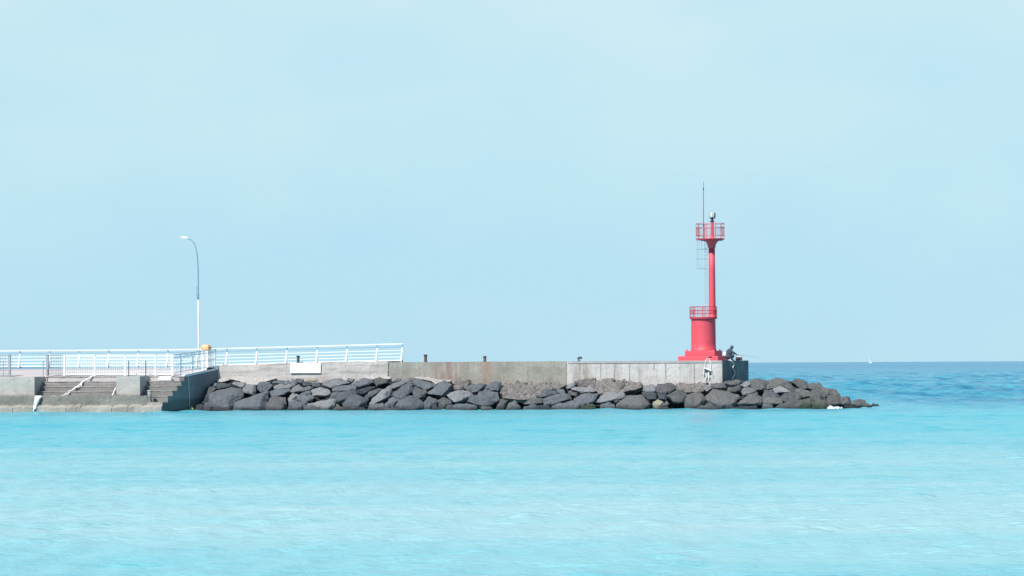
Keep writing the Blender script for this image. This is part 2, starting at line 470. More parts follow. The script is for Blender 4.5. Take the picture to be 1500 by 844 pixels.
# ---------------------------------------------------------------- pier
M_end = concrete('shaded_end_concrete', (0.25, 0.27, 0.27), (0.15, 0.17, 0.175), 0.85, (0.06, 0.075, 0.08))  # pier concrete darkened: end-face shade put into the colour, plus stain streaks
PIER = thing('concrete_pier', W(S(700, 0), 3, 0), 'long grey concrete pier wall carrying the red lighthouse at its right end', 'pier')
ENDR = [(0, 0)]
s_j1, s_j2 = S(568, 0), S(830, 0)
s_l = S(318.5, 0)
def ramp_z(s, t):
    k = (s - S(320, 0)) / (S(500, 0) - S(320, 0))
    return 3.40 + 0.27 * min(1, max(0, k))
def grid_block(s0, s1, t0, t1, z0, zf, ds=0.35, dz=0.3, rough=0.02, t1_right=None, seed=0):
    """block with a finely divided, slightly uneven front face"""
    bm = newbm()
    n = max(2, int((s1 - s0) / ds)); m = 12
    F = []
    for j in range(m + 1):
        row = []
        for i in range(n + 1):
            s = s0 + (s1 - s0) * i / n
            zt = zf(s, 0); z = z0 + (zt - z0) * j / m
            t = t0
            if 0 < i < n:
                p = W(s, t0, z)
                t += rough * noise.fractal(p * 0.9 + Vector((seed, 0, 0)), 1.0, 2.0, 4)
                if j == m: z += rough * 0.8 * noise.noise(p * 1.7) - min(0.07, rough * 3) * max(0, noise.noise(p * 2.9 + Vector((7, 0, 0))) - 0.25) * 2; t += 0.01
            row.append(bm.verts.new(W(s, t, z)))
        F.append(row)
    for j in range(m):
        for i in range(n): bm.faces.new((F[j][i], F[j][i + 1], F[j + 1][i + 1], F[j + 1][i]))
    t1r = t1_right if t1_right is not None else (s1, t1)
    Bt, Bb = [], []
    for i in range(n + 1):
        s = s0 + (s1 - s0) * i / n
        sb_ = s0 + (t1r[0] - s0) * i / n
        Bt.append(bm.verts.new(W(sb_, t1r[1], zf(s, t1)))); Bb.append(bm.verts.new(W(sb_, t1r[1], z0)))
    for i in range(n):
        bm.faces.new((F[m][i], F[m][i + 1], Bt[i + 1], Bt[i]))
        bm.faces.new((Bt[i], Bt[i + 1], Bb[i + 1], Bb[i]))
    bm.faces.new([F[j][0] for j in range(m + 1)] + [Bt[0], Bb[0]])
    bm.faces.new([F[j][n] for j in range(m + 1)][::-1] + [Bb[n], Bt[n]])
    return bm
obj('wall_section', grid_block(s_l, s_j1 - 0.012, 0, 6.4, -1.5, ramp_z, rough=0.05, seed=1), M_ramp, PIER)
obj('wall_section', grid_block(s_j1 + 0.012, s_j2 - 0.012, 0.03, 6.4, -1.5, lambda s, t: 3.585, rough=0.03, seed=5), M_mid, PIER)
eR = on_t(1096.5, 545, 6.2); eRs = (eR - O).dot(U)
obj('wall_section', grid_block(s_j2 + 0.012, 0.0, 0.0, 6.2, -1.5, lambda s, t: 3.575, rough=0.015, t1_right=(eRs, 6.2), seed=9), M_head, PIER)
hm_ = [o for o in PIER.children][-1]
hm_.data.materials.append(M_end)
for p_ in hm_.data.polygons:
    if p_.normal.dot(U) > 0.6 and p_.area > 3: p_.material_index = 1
# cast panel joints and pour ribs on the pale section
MJ = concrete('joint_concrete', (0.36, 0.34, 0.33), (0.26, 0.245, 0.235), 0.4, (0.18, 0.17, 0.16))
for px, w_, zlo in ((854, .03, 2.6), (880, .05, 2.2), (900.5, .05, 1.9), (922, .04, 2.1), (958, .07, 2.9), (975, .08, 2.2), (1017, .06, 2.0)):
    bm = newbm(); add_box(bm, W(S(px, 0), -0.004, (zlo + 3.4) / 2), w_, 0.03, 3.4 - zlo)
    obj('pour_joint', bm, MJ, PIER)
bm = newbm()
add_box(bm, W((S(831, 0) + 0) / 2, -0.018, 3.50), -S(831, 0) - 0.1, 0.03, 0.17)
obj('edge_beam', bm, concrete('beam_concrete', (0.44, 0.43, 0.42), (0.36, 0.35, 0.345), 0.3, (0.25, 0.24, 0.23)), PIER)
# raised joint at the change of section
bm = newbm()
pts = []
for i in range(14):
    z = 1.9 + 1.75 * i / 13
    pts.append(W(s_j1 + 0.05 * noise.noise(Vector((i * 0.7, 3, 1))), -0.01, z))
add_tube(bm, pts, [0.05 + 0.03 * abs(noise.noise(Vector((i, 9, 2)))) for i in range(14)], 6)
obj('crack_filler', bm, M_palecon, PIER)

# board on the wall
a = on_t(447.6, 539.4, -0.08)
BRD = thing('sign_board', a - ZU * 0.4, 'blank cream white rectangular board fixed to the pier wall below the railing', 'board')
bm = newbm(); add_box(bm, a, 45.3 / 4167 * a.y, 0.05, 14.6 / 4167 * a.y)
soften(obj('board_panel', bm, M_offwhite, BRD), 0.012)
for dx in (-0.98, 0.98):
    bm = newbm(); add_box(bm, a + U * dx - ZU * 0.02 + V * 0.055, 0.06, 0.06, 0.6)
    obj('bracket', bm, M_grey, BRD)

# ---------------------------------------------------------------- landing with steps
t_f = -7.35; t_l = -7.95; t_s = -4.6
sL = S(-70, -7)
sB1 = S(50.5, t_f); sB2 = S(170.5, t_f); sB3 = S(205, t_f)
spl_a = (S(238, t_l), t_l); spl_b = (S(318, 0.0), 0.0)
def spl(t): return spl_a[0] + (spl_b[0] - spl_a[0]) * (t - spl_a[1]) / (spl_b[1] - spl_a[1])
LAND = thing('stepped_landing', W((sL + spl_a[0]) / 2, -4, 0), 'concrete boat landing with two flights of steps and dark angled end wall', 'landing')
zd0 = 2.60; z_led = 1.21
def deck_z(s, t): return zd0 + max(0, (t - t_s)) * (3.20 - zd0) / (1.0 - t_s)
bm = newbm()
add_prism(bm, [(sL, t_s), (spl(t_s), t_s), (spl(-0.01), -0.01), (sL, -0.01)], -1.5, deck_z)
obj('deck', bm, M_deck, LAND)
bm = newbm()
add_prism(bm, [(sL, 0.0), (s_l - 0.02, 0.0), (s_l - 0.02, 6.4), (sL, 6.4)], -1.5, lambda s, t: 3.09 if t < 1 else 3.2)
obj('deck', bm, M_deck, LAND)
def rough_block(s0, s1, t0, t1, z0, z1, amp=0.02, side=None, seed=0):
    return grid_block(s0, s1, t0, t1, z0, lambda s, t: z1, ds=0.3, rough=amp, t1_right=side, seed=seed)
obj('landing_block', rough_block(sL, sB1, t_f, t_s - 0.004, z_led - 0.1, zd0 + 0.025, 0.012), M_land, LAND)
obj('landing_block', rough_block(sB2, sB3, t_f, t_s - 0.004, z_led - 0.1, zd0 + 0.025, 0.012, seed=3), M_land, LAND)
# flights
def flight(s0, s1f, steps, seed):
    bm = newbm()
    for (ta, tb, z) in steps:
        e1 = s1f(ta); e2 = s1f(tb)
        n = 16
        # uneven nosing
        fr_t, fr_b = [], []
        for i in range(n + 1):
            s = s0 + (e1 - s0) * i / n
            dz = -0.045 * max(0, noise.noise(Vector((s * 1.7, z * 9, seed))) - 0.05)
            fr_t.append(bm.verts.new(W(s, ta + 0.02 * noise.noise(Vector((s, z, 7))) * (0 < i < n), z + dz)))
            fr_b.append(bm.verts.new(W(s, ta, z - 0.75)))
        b1 = bm.verts.new(W(s0, tb, z)); b2 = bm.verts.new(W(e2, tb, z))
        c1 = bm.verts.new(W(s0, tb, z - 0.75)); c2 = bm.verts.new(W(e2, tb, z - 0.75))
        for i in range(n): bm.faces.new((fr_b[i], fr_b[i + 1], fr_t[i + 1], fr_t[i]))
        bm.faces.new(fr_t + [b2, b1]); bm.faces.new([fr_t[0], b1, c1, fr_b[0]])
        bm.faces.new([fr_t[-1], fr_b[-1], c2, b2])
    return bm
st1 = [(-5.25, t_s - 0.002, 2.25), (-5.9, -5.252, 1.89), (-6.55, -5.902, 1.53)]
obj('step_flight', flight(sB1 + 0.003, lambda t: sB2 - 0.003, st1, 1), M_stair, LAND)
st2 = [(-5.25, t_s - 0.002, 2.25), (-5.9, -5.252, 1.89), (-6.55, -5.902, 1.53), (-7.2, -6.552, 1.14)]
obj('step_flight', flight(sB3 + 0.003, lambda t: spl(t), st2, 5), M_stair, LAND)
def treads(s0, s1f, steps, seed):
    bm = newbm()
    for ta, tb, z in steps:
        n = 30; e1 = s1f(ta); rows_ = []
        for i in range(n + 1):
            s = s0 + (e1 - s0) * i / n
            cz = 0.02 * noise.noise(Vector((s * 2.1, z * 5, seed))); ct = 0.02 * noise.noise(Vector((s * 3.0, z, seed + 4)))
            rows_.append([bm.verts.new(W(s, ta - 0.035 + ct, z - 0.035 + cz)), bm.verts.new(W(s, ta - 0.035 + ct, z + 0.012)), bm.verts.new(W(s, ta + 0.3, z + 0.012)), bm.verts.new(W(s, ta + 0.3, z - 0.055))])
        for a_, b_ in zip(rows_[:-1], rows_[1:]):
            for j in range(4): bm.faces.new((a_[j], b_[j], b_[(j + 1) % 4], a_[(j + 1) % 4]))
        bm.faces.new(rows_[0]); bm.faces.new(rows_[-1][::-1])
    return bm
M_tread = concrete('tread_concrete', (0.48, 0.45, 0.43), (0.26, 0.245, 0.24), 0.5, (0.2, 0.19, 0.185))
fl = [o for o in LAND.children if o.name.startswith('step_flight')]
for (ta, tb, z) in st1 + [(t_s, 0, zd0 + 0.003)]: obj('tread', treads(sB1 + 0.01, lambda t: sB2 - 0.01, [(ta, tb, z)], 2), M_tread, fl[0])
for (ta, tb, z) in st2 + [(t_s, 0, zd0 + 0.003)]: obj('tread', treads(sB3 + 0.01, lambda t: spl(t) - 0.02, [(ta, tb, z)], 6), M_tread, fl[1])
sLe = S(216, t_l)
obj('ledge', rough_block(sL, sLe, t_l, t_s - 0.01, -1.2, z_led, 0.05, seed=11), concrete('ledge_concrete', (0.27, 0.26, 0.235), (0.17, 0.165, 0.145), 0.35, (0.12, 0.115, 0.1), low=(0.6, (0.24, 0.22, 0.18), 0.3, 0.6), rough_b=0.9), LAND)
obj('low_platform', rough_block(sLe + 0.004, spl_a[0], t_l, -7.21, -1.2, 0.70, 0.05, side=(spl(-7.21), -7.21), seed=21), M_crust, LAND)
# side of the angled end wall below the steps
bm = newbm()
for (ta, tb, z) in st2 + [(t_l, -7.2, 0.68)]:
    add_prism(bm, [(spl(ta) - 0.5, ta + 0.01), (spl(ta) + 0.012, ta + 0.01), (spl(tb) + 0.012, tb), (spl(tb) - 0.5, tb)], -1.5, z - 0.05)
add_prism(bm, [(spl(t_s) - 0.5, t_s), (spl(t_s) + 0.012, t_s), (spl(-0.02) + 0.012, -0.02), (spl(-0.02) - 0.5, -0.02)], -1.5, lambda s, t: deck_z(s, t) - 0.05)
obj('angled_end_wall', bm, concrete('shaded_wall_concrete', (0.24, 0.26, 0.27), (0.17, 0.19, 0.2), 0.5, (0.11, 0.13, 0.13), low=(0.9, (0.10, 0.12, 0.11), 0.8, 0.8)), LAND)  # shade of this face put into its darker concrete, tide stain below
# crust along the waterline: broken slabs
bm = newbm()
edges = [-70, -30, 19, 48, 97, 118, 164, 187, 237]
for i, (a_, b_) in enumerate(zip(edges[:-1], edges[1:])):
    s0, s1 = S(a_, -8.3), S(b_, -8.3) - 0.03
    n = 14; rowt, rowb, rowk = [], [], []
    for k in range(n + 1):
        s = s0 + (s1 - s0) * k / n
        q = noise.fractal(Vector((s * 1.6, i * 3.1, 0)), 1, 2, 4)
        e = (0.15 if k in (0, n) else 0) + 0.3 * noise.noise(Vector((s * 3.3, 5, i)))
        rowt.append(bm.verts.new(W(s, -8.34 + 0.06 * q, 0.34 + 0.07 * q - e * 0.25)))
        rowb.append(bm.verts.new(W(s, -8.42 + 0.12 * q, -0.5)))
        rowk.append(bm.verts.new(W(s, -7.85, 0.56 + 0.10 * q - e * 0.2)))
    for k in range(n):
        bm.faces.new((rowb[k], rowb[k + 1], rowt[k + 1], rowt[k])); bm.faces.new((rowt[k], rowt[k + 1], rowk[k + 1], rowk[k]))
    bm.faces.new((rowb[0], rowt[0], rowk[0])); bm.faces.new((rowb[n], rowk[n], rowt[n]))
obj('waterline_crust', bm, M_crust, LAND)
# kerb along the angled wall, white block on the steps
bm = newbm()
ka, kb = t_s - 0.6, -0.05
ax = (W(spl(kb), kb, 0) - W(spl(ka), ka, 0)).normalized(); ay = ZU.cross(ax)
k0 = W(spl(t_s), t_s, zd0); k1 = W(spl(kb), kb, deck_z(0, kb))
add_bar(bm, k0 + ay * 0.16 + ZU * 0.05, k1 + ay * 0.16 + ZU * 0.05, 0.34, 0.14)
soften(obj('kerb', bm, M_white, LAND), 0.02)
bm = newbm()
c0 = W((S(232, -5) + S(252, -5)) / 2, -4.93, 2.25 + 0.17)
add_box(bm, c0, S(252, -5) - S(232, -5), 0.5, 0.34)
o = soften(obj('white_block', bm, M_white, LAND), 0.12, 4)

# ---------------------------------------------------------------- rubble mound, boulders
SLT0, SLT1, SLZ = -4.8, -0.1, 2.45      # front slope of the armour
def slope_pt(px, py, push=0.0):
    """point seen at the pixel on the front slope plane"""
    d = ray(px, py)
    a0 = W(0, SLT0 + push, 0); a1 = W(0, SLT1 + push, SLZ)
    nrm = U.cross((a1 - a0).normalized()).normalized()
    k = (a0 - CAM).dot(nrm) / d.dot(nrm)
    return CAM + d * k
crest = [(290, 551), (318, 548), (420, 552), (560, 551), (700, 556), (860, 556), (1058, 560), (1100, 556), (1150, 556), (1185, 562), (1210, 569), (1232, 580), (1250, 590), (1262, 598), (1300, 606)]
def crest_y(px):
    for (a_, ya), (b_, yb) in zip(crest[:-1], crest[1:]):
        if a_ <= px <= b_: return ya + (yb - ya) * (px - a_) / (b_ - a_)
    return crest[0][1] if px < crest[0][0] else crest[-1][1]
def build_core():
    bm = newbm()
    cols = []
    N = 260
    for i in range(N + 1):
        px = 296 + (1268 - 296) * i / N
        zc = slope_pt(px, crest_y(px)).z - (0.45 if px < 1090 else 0.05)
        s = S(px, -3)
        tc = SLT0 + (SLT1 - SLT0) * (zc + 0.45) / SLZ + 0.5
        col = []
        for (t, z) in [(SLT0 + 0.6, -1.1), (SLT0 + 1.5, -0.3), ((SLT0 + 1.6 + tc) / 2 + 0.6, zc * 0.35), ((tc + 0.7) if px >= 1090 else min(tc + 0.7, -0.14), zc - (0.25 if px < 1090 else 0.08) + (0.3 if px < 1058 else 0)), (tc + 2.5, zc - 0.25), (tc + 5.5, -1.2)]:
            q = noise.fractal(Vector((s * 1.4, t * 1.4, z)), 1, 2, 4)
            col.append(bm.verts.new(W(s, t + 0.12 * q, z + 0.16 * q)))
        if px > 1105:
            pass
        cols.append(col)
    for a_, b_ in zip(cols[:-1], cols[1:]):
        for j in range(len(a_) - 1): bm.faces.new((a_[j], b_[j], b_[j + 1], a_[j + 1]))
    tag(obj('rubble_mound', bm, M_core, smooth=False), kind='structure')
build_core()

CR = {1: (290, 535, 11.25), 2: (380, 535, 11.25), 3: (470, 535, 11.25), 4: (560, 535, 11.25), 5: (650, 535, 11.25), 6: (740, 535, 11.25),
      7: (830, 535, 11.25), 8: (920, 535, 11.25), 9: (1010, 535, 11.25), 10: (1100, 535, 11.25), 11: (1190, 545, 12.98)}
# measured boulder outlines: (sheet, material, points)
BO = [
(1,0,[(130,580),(170,500),(330,410),(540,370),(700,400),(730,520),(620,620),(560,740),(250,740)]),
(1,1,[(150,490),(190,340),(310,370),(300,430),(240,480)]),
(1,0,[(230,300),(320,285),(310,355),(240,345)]),
(1,4,[(320,300),(550,290),(550,350),(330,400)]),
(1,2,[(560,300),(620,270),(790,290),(770,370),(660,370)]),
(1,2,[(740,400),(800,330),(950,320),(960,430),(930,500),(740,430)]),
(1,0,[(90,690),(140,600),(240,650),(240,740),(100,745)]),
(1,4,[(230,700),(420,680),(580,750),(230,755)]),
(1,0,[(610,750),(620,620),(700,580),(960,520),(1110,430),(1160,430),(1145,560),(1105,640),(1100,700),(1040,750)]),
(2,0,[(-20,405),(0,290),(180,260),(215,340),(160,440),(40,450)]),
(2,0,[(220,290),(230,260),(480,250),(520,300),(500,320),(350,310)]),
(2,2,[(240,350),(330,310),(500,320),(530,350),(480,390),(260,400)]),
(2,0,[(170,520),(170,440),(290,400),(500,390),(490,420),(440,470),(300,500),(220,530)]),
(2,1,[(105,740),(110,640),(190,530),(300,510),(430,540),(440,640),(400,700),(390,745)]),
(2,0,[(520,300),(530,240),(600,240),(620,310),(570,360)]),
(2,0,[(610,230),(730,220),(730,270),(680,300),(620,280)]),
(2,4,[(700,300),(760,270),(860,290),(880,330),(720,350)]),
(2,5,[(770,250),(820,225),(940,215),(960,250),(880,275)]),
(2,0,[(860,290),(980,280),(1000,350),(880,370)]),
(2,2,[(510,430),(540,380),(650,320),(710,370),(690,430),(540,460)]),
(2,0,[(700,380),(790,345),(880,370),(830,410),(720,430)]),
(2,2,[(480,560),(490,500),(560,470),(620,490),(620,570),(600,600),(500,600)]),
(2,0,[(680,480),(760,425),(840,430),(840,490),(700,500)]),
(2,0,[(620,560),(640,500),(850,490),(880,550),(830,600),(740,590),(640,590)]),
(2,0,[(470,740),(480,620),(520,600),(680,600),(740,650),(680,740)]),
(2,0,[(690,600),(780,580),(790,620),(740,650)]),
(2,2,[(860,420),(1010,360),(1140,390),(1177,460),(1140,500),(980,470),(900,500)]),
(2,0,[(740,740),(740,660),(900,660),(1010,720),(1000,745)]),
(2,2,[(790,640),(960,580),(1160,545),(1262,570),(1250,650),(1180,730),(1030,720)]),
(3,2,[(15,290),(60,240),(320,210),(400,250),(480,290),(340,320),(230,330),(160,380),(20,330)]),
(3,0,[(190,430),(200,360),(480,320),(560,340),(580,400),(440,430)]),
(3,0,[(165,540),(170,470),(220,430),(480,420),(570,420),(580,490),(450,510),(350,620),(280,630),(230,560)]),
(3,0,[(360,640),(460,520),(580,490),(740,530),(770,570),(700,640),(590,720),(490,720),(440,650)]),
(3,1,[(210,740),(260,650),(380,700),(390,745)]),
(3,0,[(500,310),(690,215),(840,220),(865,280),(740,340),(620,375),(520,340)]),
(3,4,[(590,400),(620,380),(880,345),(900,370),(720,490),(610,470)]),
(3,0,[(720,510),(790,440),(960,370),(1010,400),(860,500),(800,545),(760,550)]),
(3,2,[(790,640),(850,540),(1020,420),(1130,395),(1145,500),(1110,550),(960,580),(850,670)]),
(3,0,[(770,730),(790,660),(1010,625),(1030,690),(900,720),(800,740)]),
(3,0,[(920,748),(980,705),(1040,715),(1125,700),(1100,748)]),
(3,1,[(870,290),(890,220),(960,200),(1110,230),(1100,290),(930,340)]),
(3,4,[(600,745),(640,690),(740,700),(750,748)]),
(3,0,[(430,250),(450,215),(560,225),(520,290)]),
(4,0,[(30,640),(100,560),(200,530),(290,570),(240,610),(130,690),(50,680)]),
(4,0,[(40,748),(60,710),(170,690),(280,748)]),
(4,2,[(50,390),(100,360),(250,270),(380,240),(430,270),(300,340),(180,400),(90,400)]),
(4,0,[(150,480),(320,350),(430,280),(500,320),(500,440),(400,540),(290,570),(220,520)]),
(4,0,[(230,670),(290,580),(400,540),(450,500),(530,530),(660,610),(640,690),(580,748),(330,748)]),
(4,1,[(500,430),(530,340),(700,410),(740,450),(700,520),(600,560),(540,520)]),
(4,0,[(510,320),(520,270),(560,230),(740,240),(870,310),(880,350),(730,430),(600,370)]),
(4,0,[(730,460),(880,370),(1000,280),(1125,280),(1167,310),(1150,370),(1060,460),(1000,540),(820,500)]),
(4,0,[(665,640),(760,530),(900,540),(910,600),(870,660),(770,690)]),
(4,1,[(910,590),(1000,540),(1060,530),(1120,590),(1100,630),(1030,690),(980,660)]),
(4,4,[(760,748),(830,685),(960,700),(980,748)]),
(4,0,[(1040,745),(1050,680),(1150,640),(1170,700),(1110,745)]),
(4,0,[(200,250),(250,215),(310,225),(300,265),(210,270)]),
(4,0,[(430,230),(470,205),(530,215),(520,260),(450,270)]),
(5,2,[(50,490),(130,440),(310,405),(440,460),(450,510),(340,570),(290,600),(160,615),(130,550)]),
(5,0,[(340,380),(440,310),(700,310),(690,340),(600,390),(560,450),(470,460)]),
(5,0,[(690,380),(770,290),(880,270),(960,290),(900,430),(770,430)]),
(5,0,[(550,500),(580,430),(680,400),(870,440),(900,540),(780,560),(580,530)]),
(5,0,[(390,600),(440,500),(560,500),(700,550),(930,560),(800,650),(720,670),(540,660)]),
(5,0,[(80,740),(140,680),(200,640),(400,640),(540,680),(500,745),(250,745)]),
(5,1,[(870,740),(890,660),(940,570),(1060,570),(1040,640),(970,745)]),
(5,0,[(0,540),(60,560),(140,620),(50,660),(0,680)]),
(5,0,[(600,745),(620,690),(760,680),(850,745)]),
(6,0,[(20,735),(60,630),(160,590),(220,640),(250,700),(120,745)]),
(6,1,[(310,640),(340,590),(460,540),(600,560),(600,620),(500,640),(430,650)]),
(6,0,[(300,740),(310,670),(500,650),(500,745)]),
(6,0,[(540,520),(600,430),(700,390),(830,430),(840,470),(700,510),(580,545)]),
(6,0,[(850,430),(880,390),(960,400),(1010,480),(880,470)]),
(6,0,[(650,650),(640,570),(800,490),(1020,490),(1090,550),(920,600),(760,660)]),
(6,0,[(770,680),(920,610),(1110,580),(1210,640),(1200,745),(850,745)]),
(6,4,[(500,740),(510,660),(680,650),(740,700),(750,745)]),
(7,2,[(0,380),(20,310),(150,250),(180,280),(100,380),(20,400)]),
(7,2,[(90,400),(130,350),(330,350),(480,410),(470,440),(330,460),(220,465)]),
(7,1,[(20,440),(60,420),(200,460),(150,510),(60,500)]),
(7,0,[(125,560),(220,490),(340,465),(510,475),(500,520),(470,590),(410,630),(270,650),(220,680),(200,620)]),
(7,3,[(210,745),(260,680),(360,640),(450,650),(490,710),(470,745)]),
(7,2,[(480,600),(500,570),(570,550),(570,500),(650,455),(900,450),(945,490),(930,540),(820,540),(720,570),(600,620),(500,625)]),
(7,0,[(550,700),(580,650),(700,600),(780,640),(800,745),(570,745)]),
(7,4,[(760,560),(840,550),(900,580),(800,630)]),
(8,1,[(-190,650),(-140,600),(-20,560),(0,530),(180,500),(300,570),(360,620),(310,700),(270,740),(-100,740)]),
(8,4,[(240,440),(450,445),(470,560),(330,570),(240,490)]),  # boulder in shade, its shade put into the dark stone tone
(8,5,[(410,610),(490,570),(570,610),(570,650),(480,690),(430,680)]),
(8,1,[(480,735),(540,680),(640,675),(700,735)]),
(8,1,[(570,640),(630,590),(640,620),(680,630),(640,670),(580,665)]),
(8,4,[(490,460),(620,470),(640,580),(500,560)]),
(8,1,[(640,500),(760,420),(900,400),(980,500),(930,600),(820,620),(740,590),(680,540)]),
(8,1,[(480,430),(490,310),(640,280),(800,330),(800,380),(700,460),(560,470)]),
(8,2,[(250,430),(260,350),(400,310),(490,340),(470,430),(350,440)]),
(8,1,[(950,590),(980,490),(1160,430),(1250,490),(1260,570),(1160,650),(1080,710),(990,680)]),
(9,2,[(230,390),(290,330),(360,340),(375,380),(280,440)]),
(9,1,[(240,560),(280,510),(400,405),(480,430),(560,430),(800,480),(835,510),(780,610),(590,680),(540,690),(470,670),(440,610)]),
(9,0,[(100,725),(170,680),(320,650),(430,690),(430,728)]),
(9,4,[(650,725),(700,680),(800,690),(800,725)]),
(9,1,[(380,390),(330,300),(560,280),(600,370),(500,400)]),
(9,1,[(600,300),(570,270),(780,245),(900,255),(810,320),(680,330)]),
(9,1,[(610,420),(640,370),(820,340),(850,400),(760,450),(660,440)]),
(9,2,[(860,440),(880,380),(1050,370),(1090,420),(960,520),(870,490)]),
(9,2,[(820,320),(950,260),(1060,270),(1000,350),(900,380)]),
(9,1,[(790,640),(830,580),(960,520),(1100,440),(1150,500),(1212,610),(1100,665),(900,655)]),
(9,4,[(780,722),(800,670),(1080,670),(1125,722)]),
(10,1,[(0,330),(20,260),(80,240),(240,260),(270,300),(220,400),(150,430),(80,400)]),
(10,1,[(230,400),(270,350),(400,240),(540,240),(600,290),(540,330),(400,370)]),
(10,1,[(280,310),(290,250),(380,235),(330,320)]),
(10,2,[(400,460),(370,380),(490,360),(590,400),(690,430),(480,440)]),
(10,1,[(540,330),(600,260),(660,320),(720,410),(700,430),(600,400)]),
(10,0,[(210,560),(230,420),(340,400),(400,460),(400,520),(480,560)]),
(10,1,[(210,620),(220,560),(340,520),(480,570),(490,640)]),
(10,1,[(480,560),(560,480),(700,440),(800,500),(790,560),(640,570),(560,600)]),
(10,1,[(420,705),(480,650),(600,600),(760,570),(840,610),(820,670),(600,715)]),
(10,1,[(680,270),(770,240),(900,280),(980,370),(860,400),(740,330)]),
(10,1,[(720,410),(800,390),(960,440),(970,500),(830,540),(760,470)]),
(10,1,[(960,380),(970,310),(1125,300),(1140,370),(1060,400)]),
(10,3,[(820,640),(840,580),(960,550),(1020,620),(960,715),(860,715)]),
(10,1,[(980,520),(1000,420),(1100,400),(1180,470),(1160,600),(1040,600)]),
(10,0,[(180,710),(220,640),(340,640),(360,715)]),
(11,1,[(0,300),(0,220),(120,210),(190,290),(110,320)]),
(11,1,[(0,440),(20,330),(160,330),(270,440),(220,520),(100,500)]),
(11,1,[(180,300),(330,320),(340,410),(270,430),(150,370)]),
(11,1,[(330,320),(430,330),(510,430),(440,470),(350,420)]),
(11,1,[(280,560),(290,450),(440,470),(520,460),(540,590),(400,610),(310,640)]),
(11,1,[(540,480),(640,470),(690,480),(680,600),(550,600)]),
(11,4,[(640,480),(700,490),(740,570),(700,610),(670,610)]),
(11,1,[(740,610),(800,540),(860,530),(910,520),(1000,550),(1090,620),(1090,645),(850,645)]),
(11,4,[(1130,645),(1150,610),(1240,610),(1260,645)]),
(11,3,[(120,680),(100,540),(230,540),(290,640),(240,690)]),
(11,3,[(0,690),(0,570),(110,580),(130,680)]),
(1,4,[(-60,750),(-20,650),(60,640),(110,700),(110,755)]),
(1,4,[(60,640),(110,560),(170,560),(150,640)]),
(1,4,[(100,560),(150,480),(200,500),(160,580)]),
]
def stone_mesh(pix, seed, thick=1.0, cuts=5, amp=0.075, grow=1.10, push=0.0):
    rnd = random.Random(seed)
    n = len(pix)
    cx = sum(p[0] for p in pix) / n; cy = sum(p[1] for p in pix) / n
    pix = [(cx + (x - cx) * grow, cy + (y - cy) * grow) for x, y in pix]
    c = slope_pt(cx, min(cy, 599.5), push)
    tdepth = (c - O).dot(V)
    w = (max(p[0] for p in pix) - min(p[0] for p in pix)) / FPX * c.y
    h = (max(p[1] for p in pix) - min(p[1] for p in pix)) / FPX * c.y
    d = min(w, h) * 0.66 * thick
    low = max(p[1] for p in pix) > 596.5
    bm = newbm()
    pts = []
    tilt = 0.55                               # stones lean back along the slope
    for x, y in pix:
        q = on_t(x, y, tdepth)
        dz = q.z - c.z
        tt = tdepth + dz * tilt * (SLT1 - SLT0) / SLZ
        pts.append(on_t(x, y, tt))
    cc = sum(pts, Vector()) / n
    for p in pts:
        bm.verts.new(p)
        f = rnd.uniform(0.45, 0.80)
        bm.verts.new(cc + (p - cc) * f - V * d * rnd.uniform(0.45, 0.85) - ZU * d * 0.1)
        bm.verts.new(cc + (p - cc) * rnd.uniform(0.6, 0.85) + V * d * rnd.uniform(0.8, 1.3) - ZU * d * 0.3)
        if low and p.z < 0.35: bm.verts.new(Vector((p.x, p.y, -0.7)) - V * 0.1)
    r = bmesh.ops.convex_hull(bm, input=bm.verts)
    junk = [v for v in r['geom_interior'] if isinstance(v, bmesh.types.BMVert)] + [v for v in r['geom_unused'] if isinstance(v, bmesh.types.BMVert)]
    bmesh.ops.delete(bm, geom=list(set(junk)), context='VERTS')
    loose = [v for v in bm.verts if not v.link_faces]
    if loose: bmesh.ops.delete(bm, geom=loose, context='VERTS')
    bmesh.ops.triangulate(bm, faces=bm.faces)
    bmesh.ops.subdivide_edges(bm, edges=bm.edges, cuts=cuts, use_grid_fill=True)
    bmesh.ops.smooth_vert(bm, verts=bm.verts, factor=0.38, use_axis_x=True, use_axis_y=True, use_axis_z=True)
    bmesh.ops.recalc_face_normals(bm, faces=bm.faces)
    bm.normal_update()
    sz = (w * h) ** 0.5
    off = Vector((seed * 3.7, seed * 1.3, 0))
    for v in bm.verts:
        q = noise.fractal(v.co * (1.5 / max(sz, 0.25)) + off, 1.0, 2.0, 3)
        q2 = noise.fractal(v.co * 5.0 + off, 0.9, 2.1, 3)
        v.co += v.normal * (min(sz, 1.3) * amp * 1.5 * q + 0.045 * q2)
    return bm, c, w, h, cx, cy, low
SIZE = lambda a_: 'huge' if a_ > 420 else 'large' if a_ > 200 else 'medium' if a_ > 90 else 'small'
TONE = {0: 'blue-grey', 1: 'brown-grey', 2: 'pale grey', 3: 'green-stained', 4: 'dark', 5: 'yellowish'}
def area(p):
    return abs(sum(p[i][0] * p[(i + 1) % len(p)][1] - p[(i + 1) % len(p)][0] * p[i][1] for i in range(len(p)))) / 2
def landmark(px):
    for lim, nm in ((345, 'beside the dark landing wall'), (420, 'left of the white board'), (478, 'below the white board'), (600, 'below the railing end'),
                    (665, 'below the first bare bollard'), (760, 'below the second bare bollard'), (830, 'near the rough concrete patch'),
                    (905, 'below the hooked mooring post'), (985, 'left of the lighthouse'), (1058, 'below the red lighthouse'),
                    (1100, 'below the shaded pier end'), (1190, 'just beyond the pier end'), (1300, 'at the seaward tip')):
        if px <= lim: return nm
rocks = []
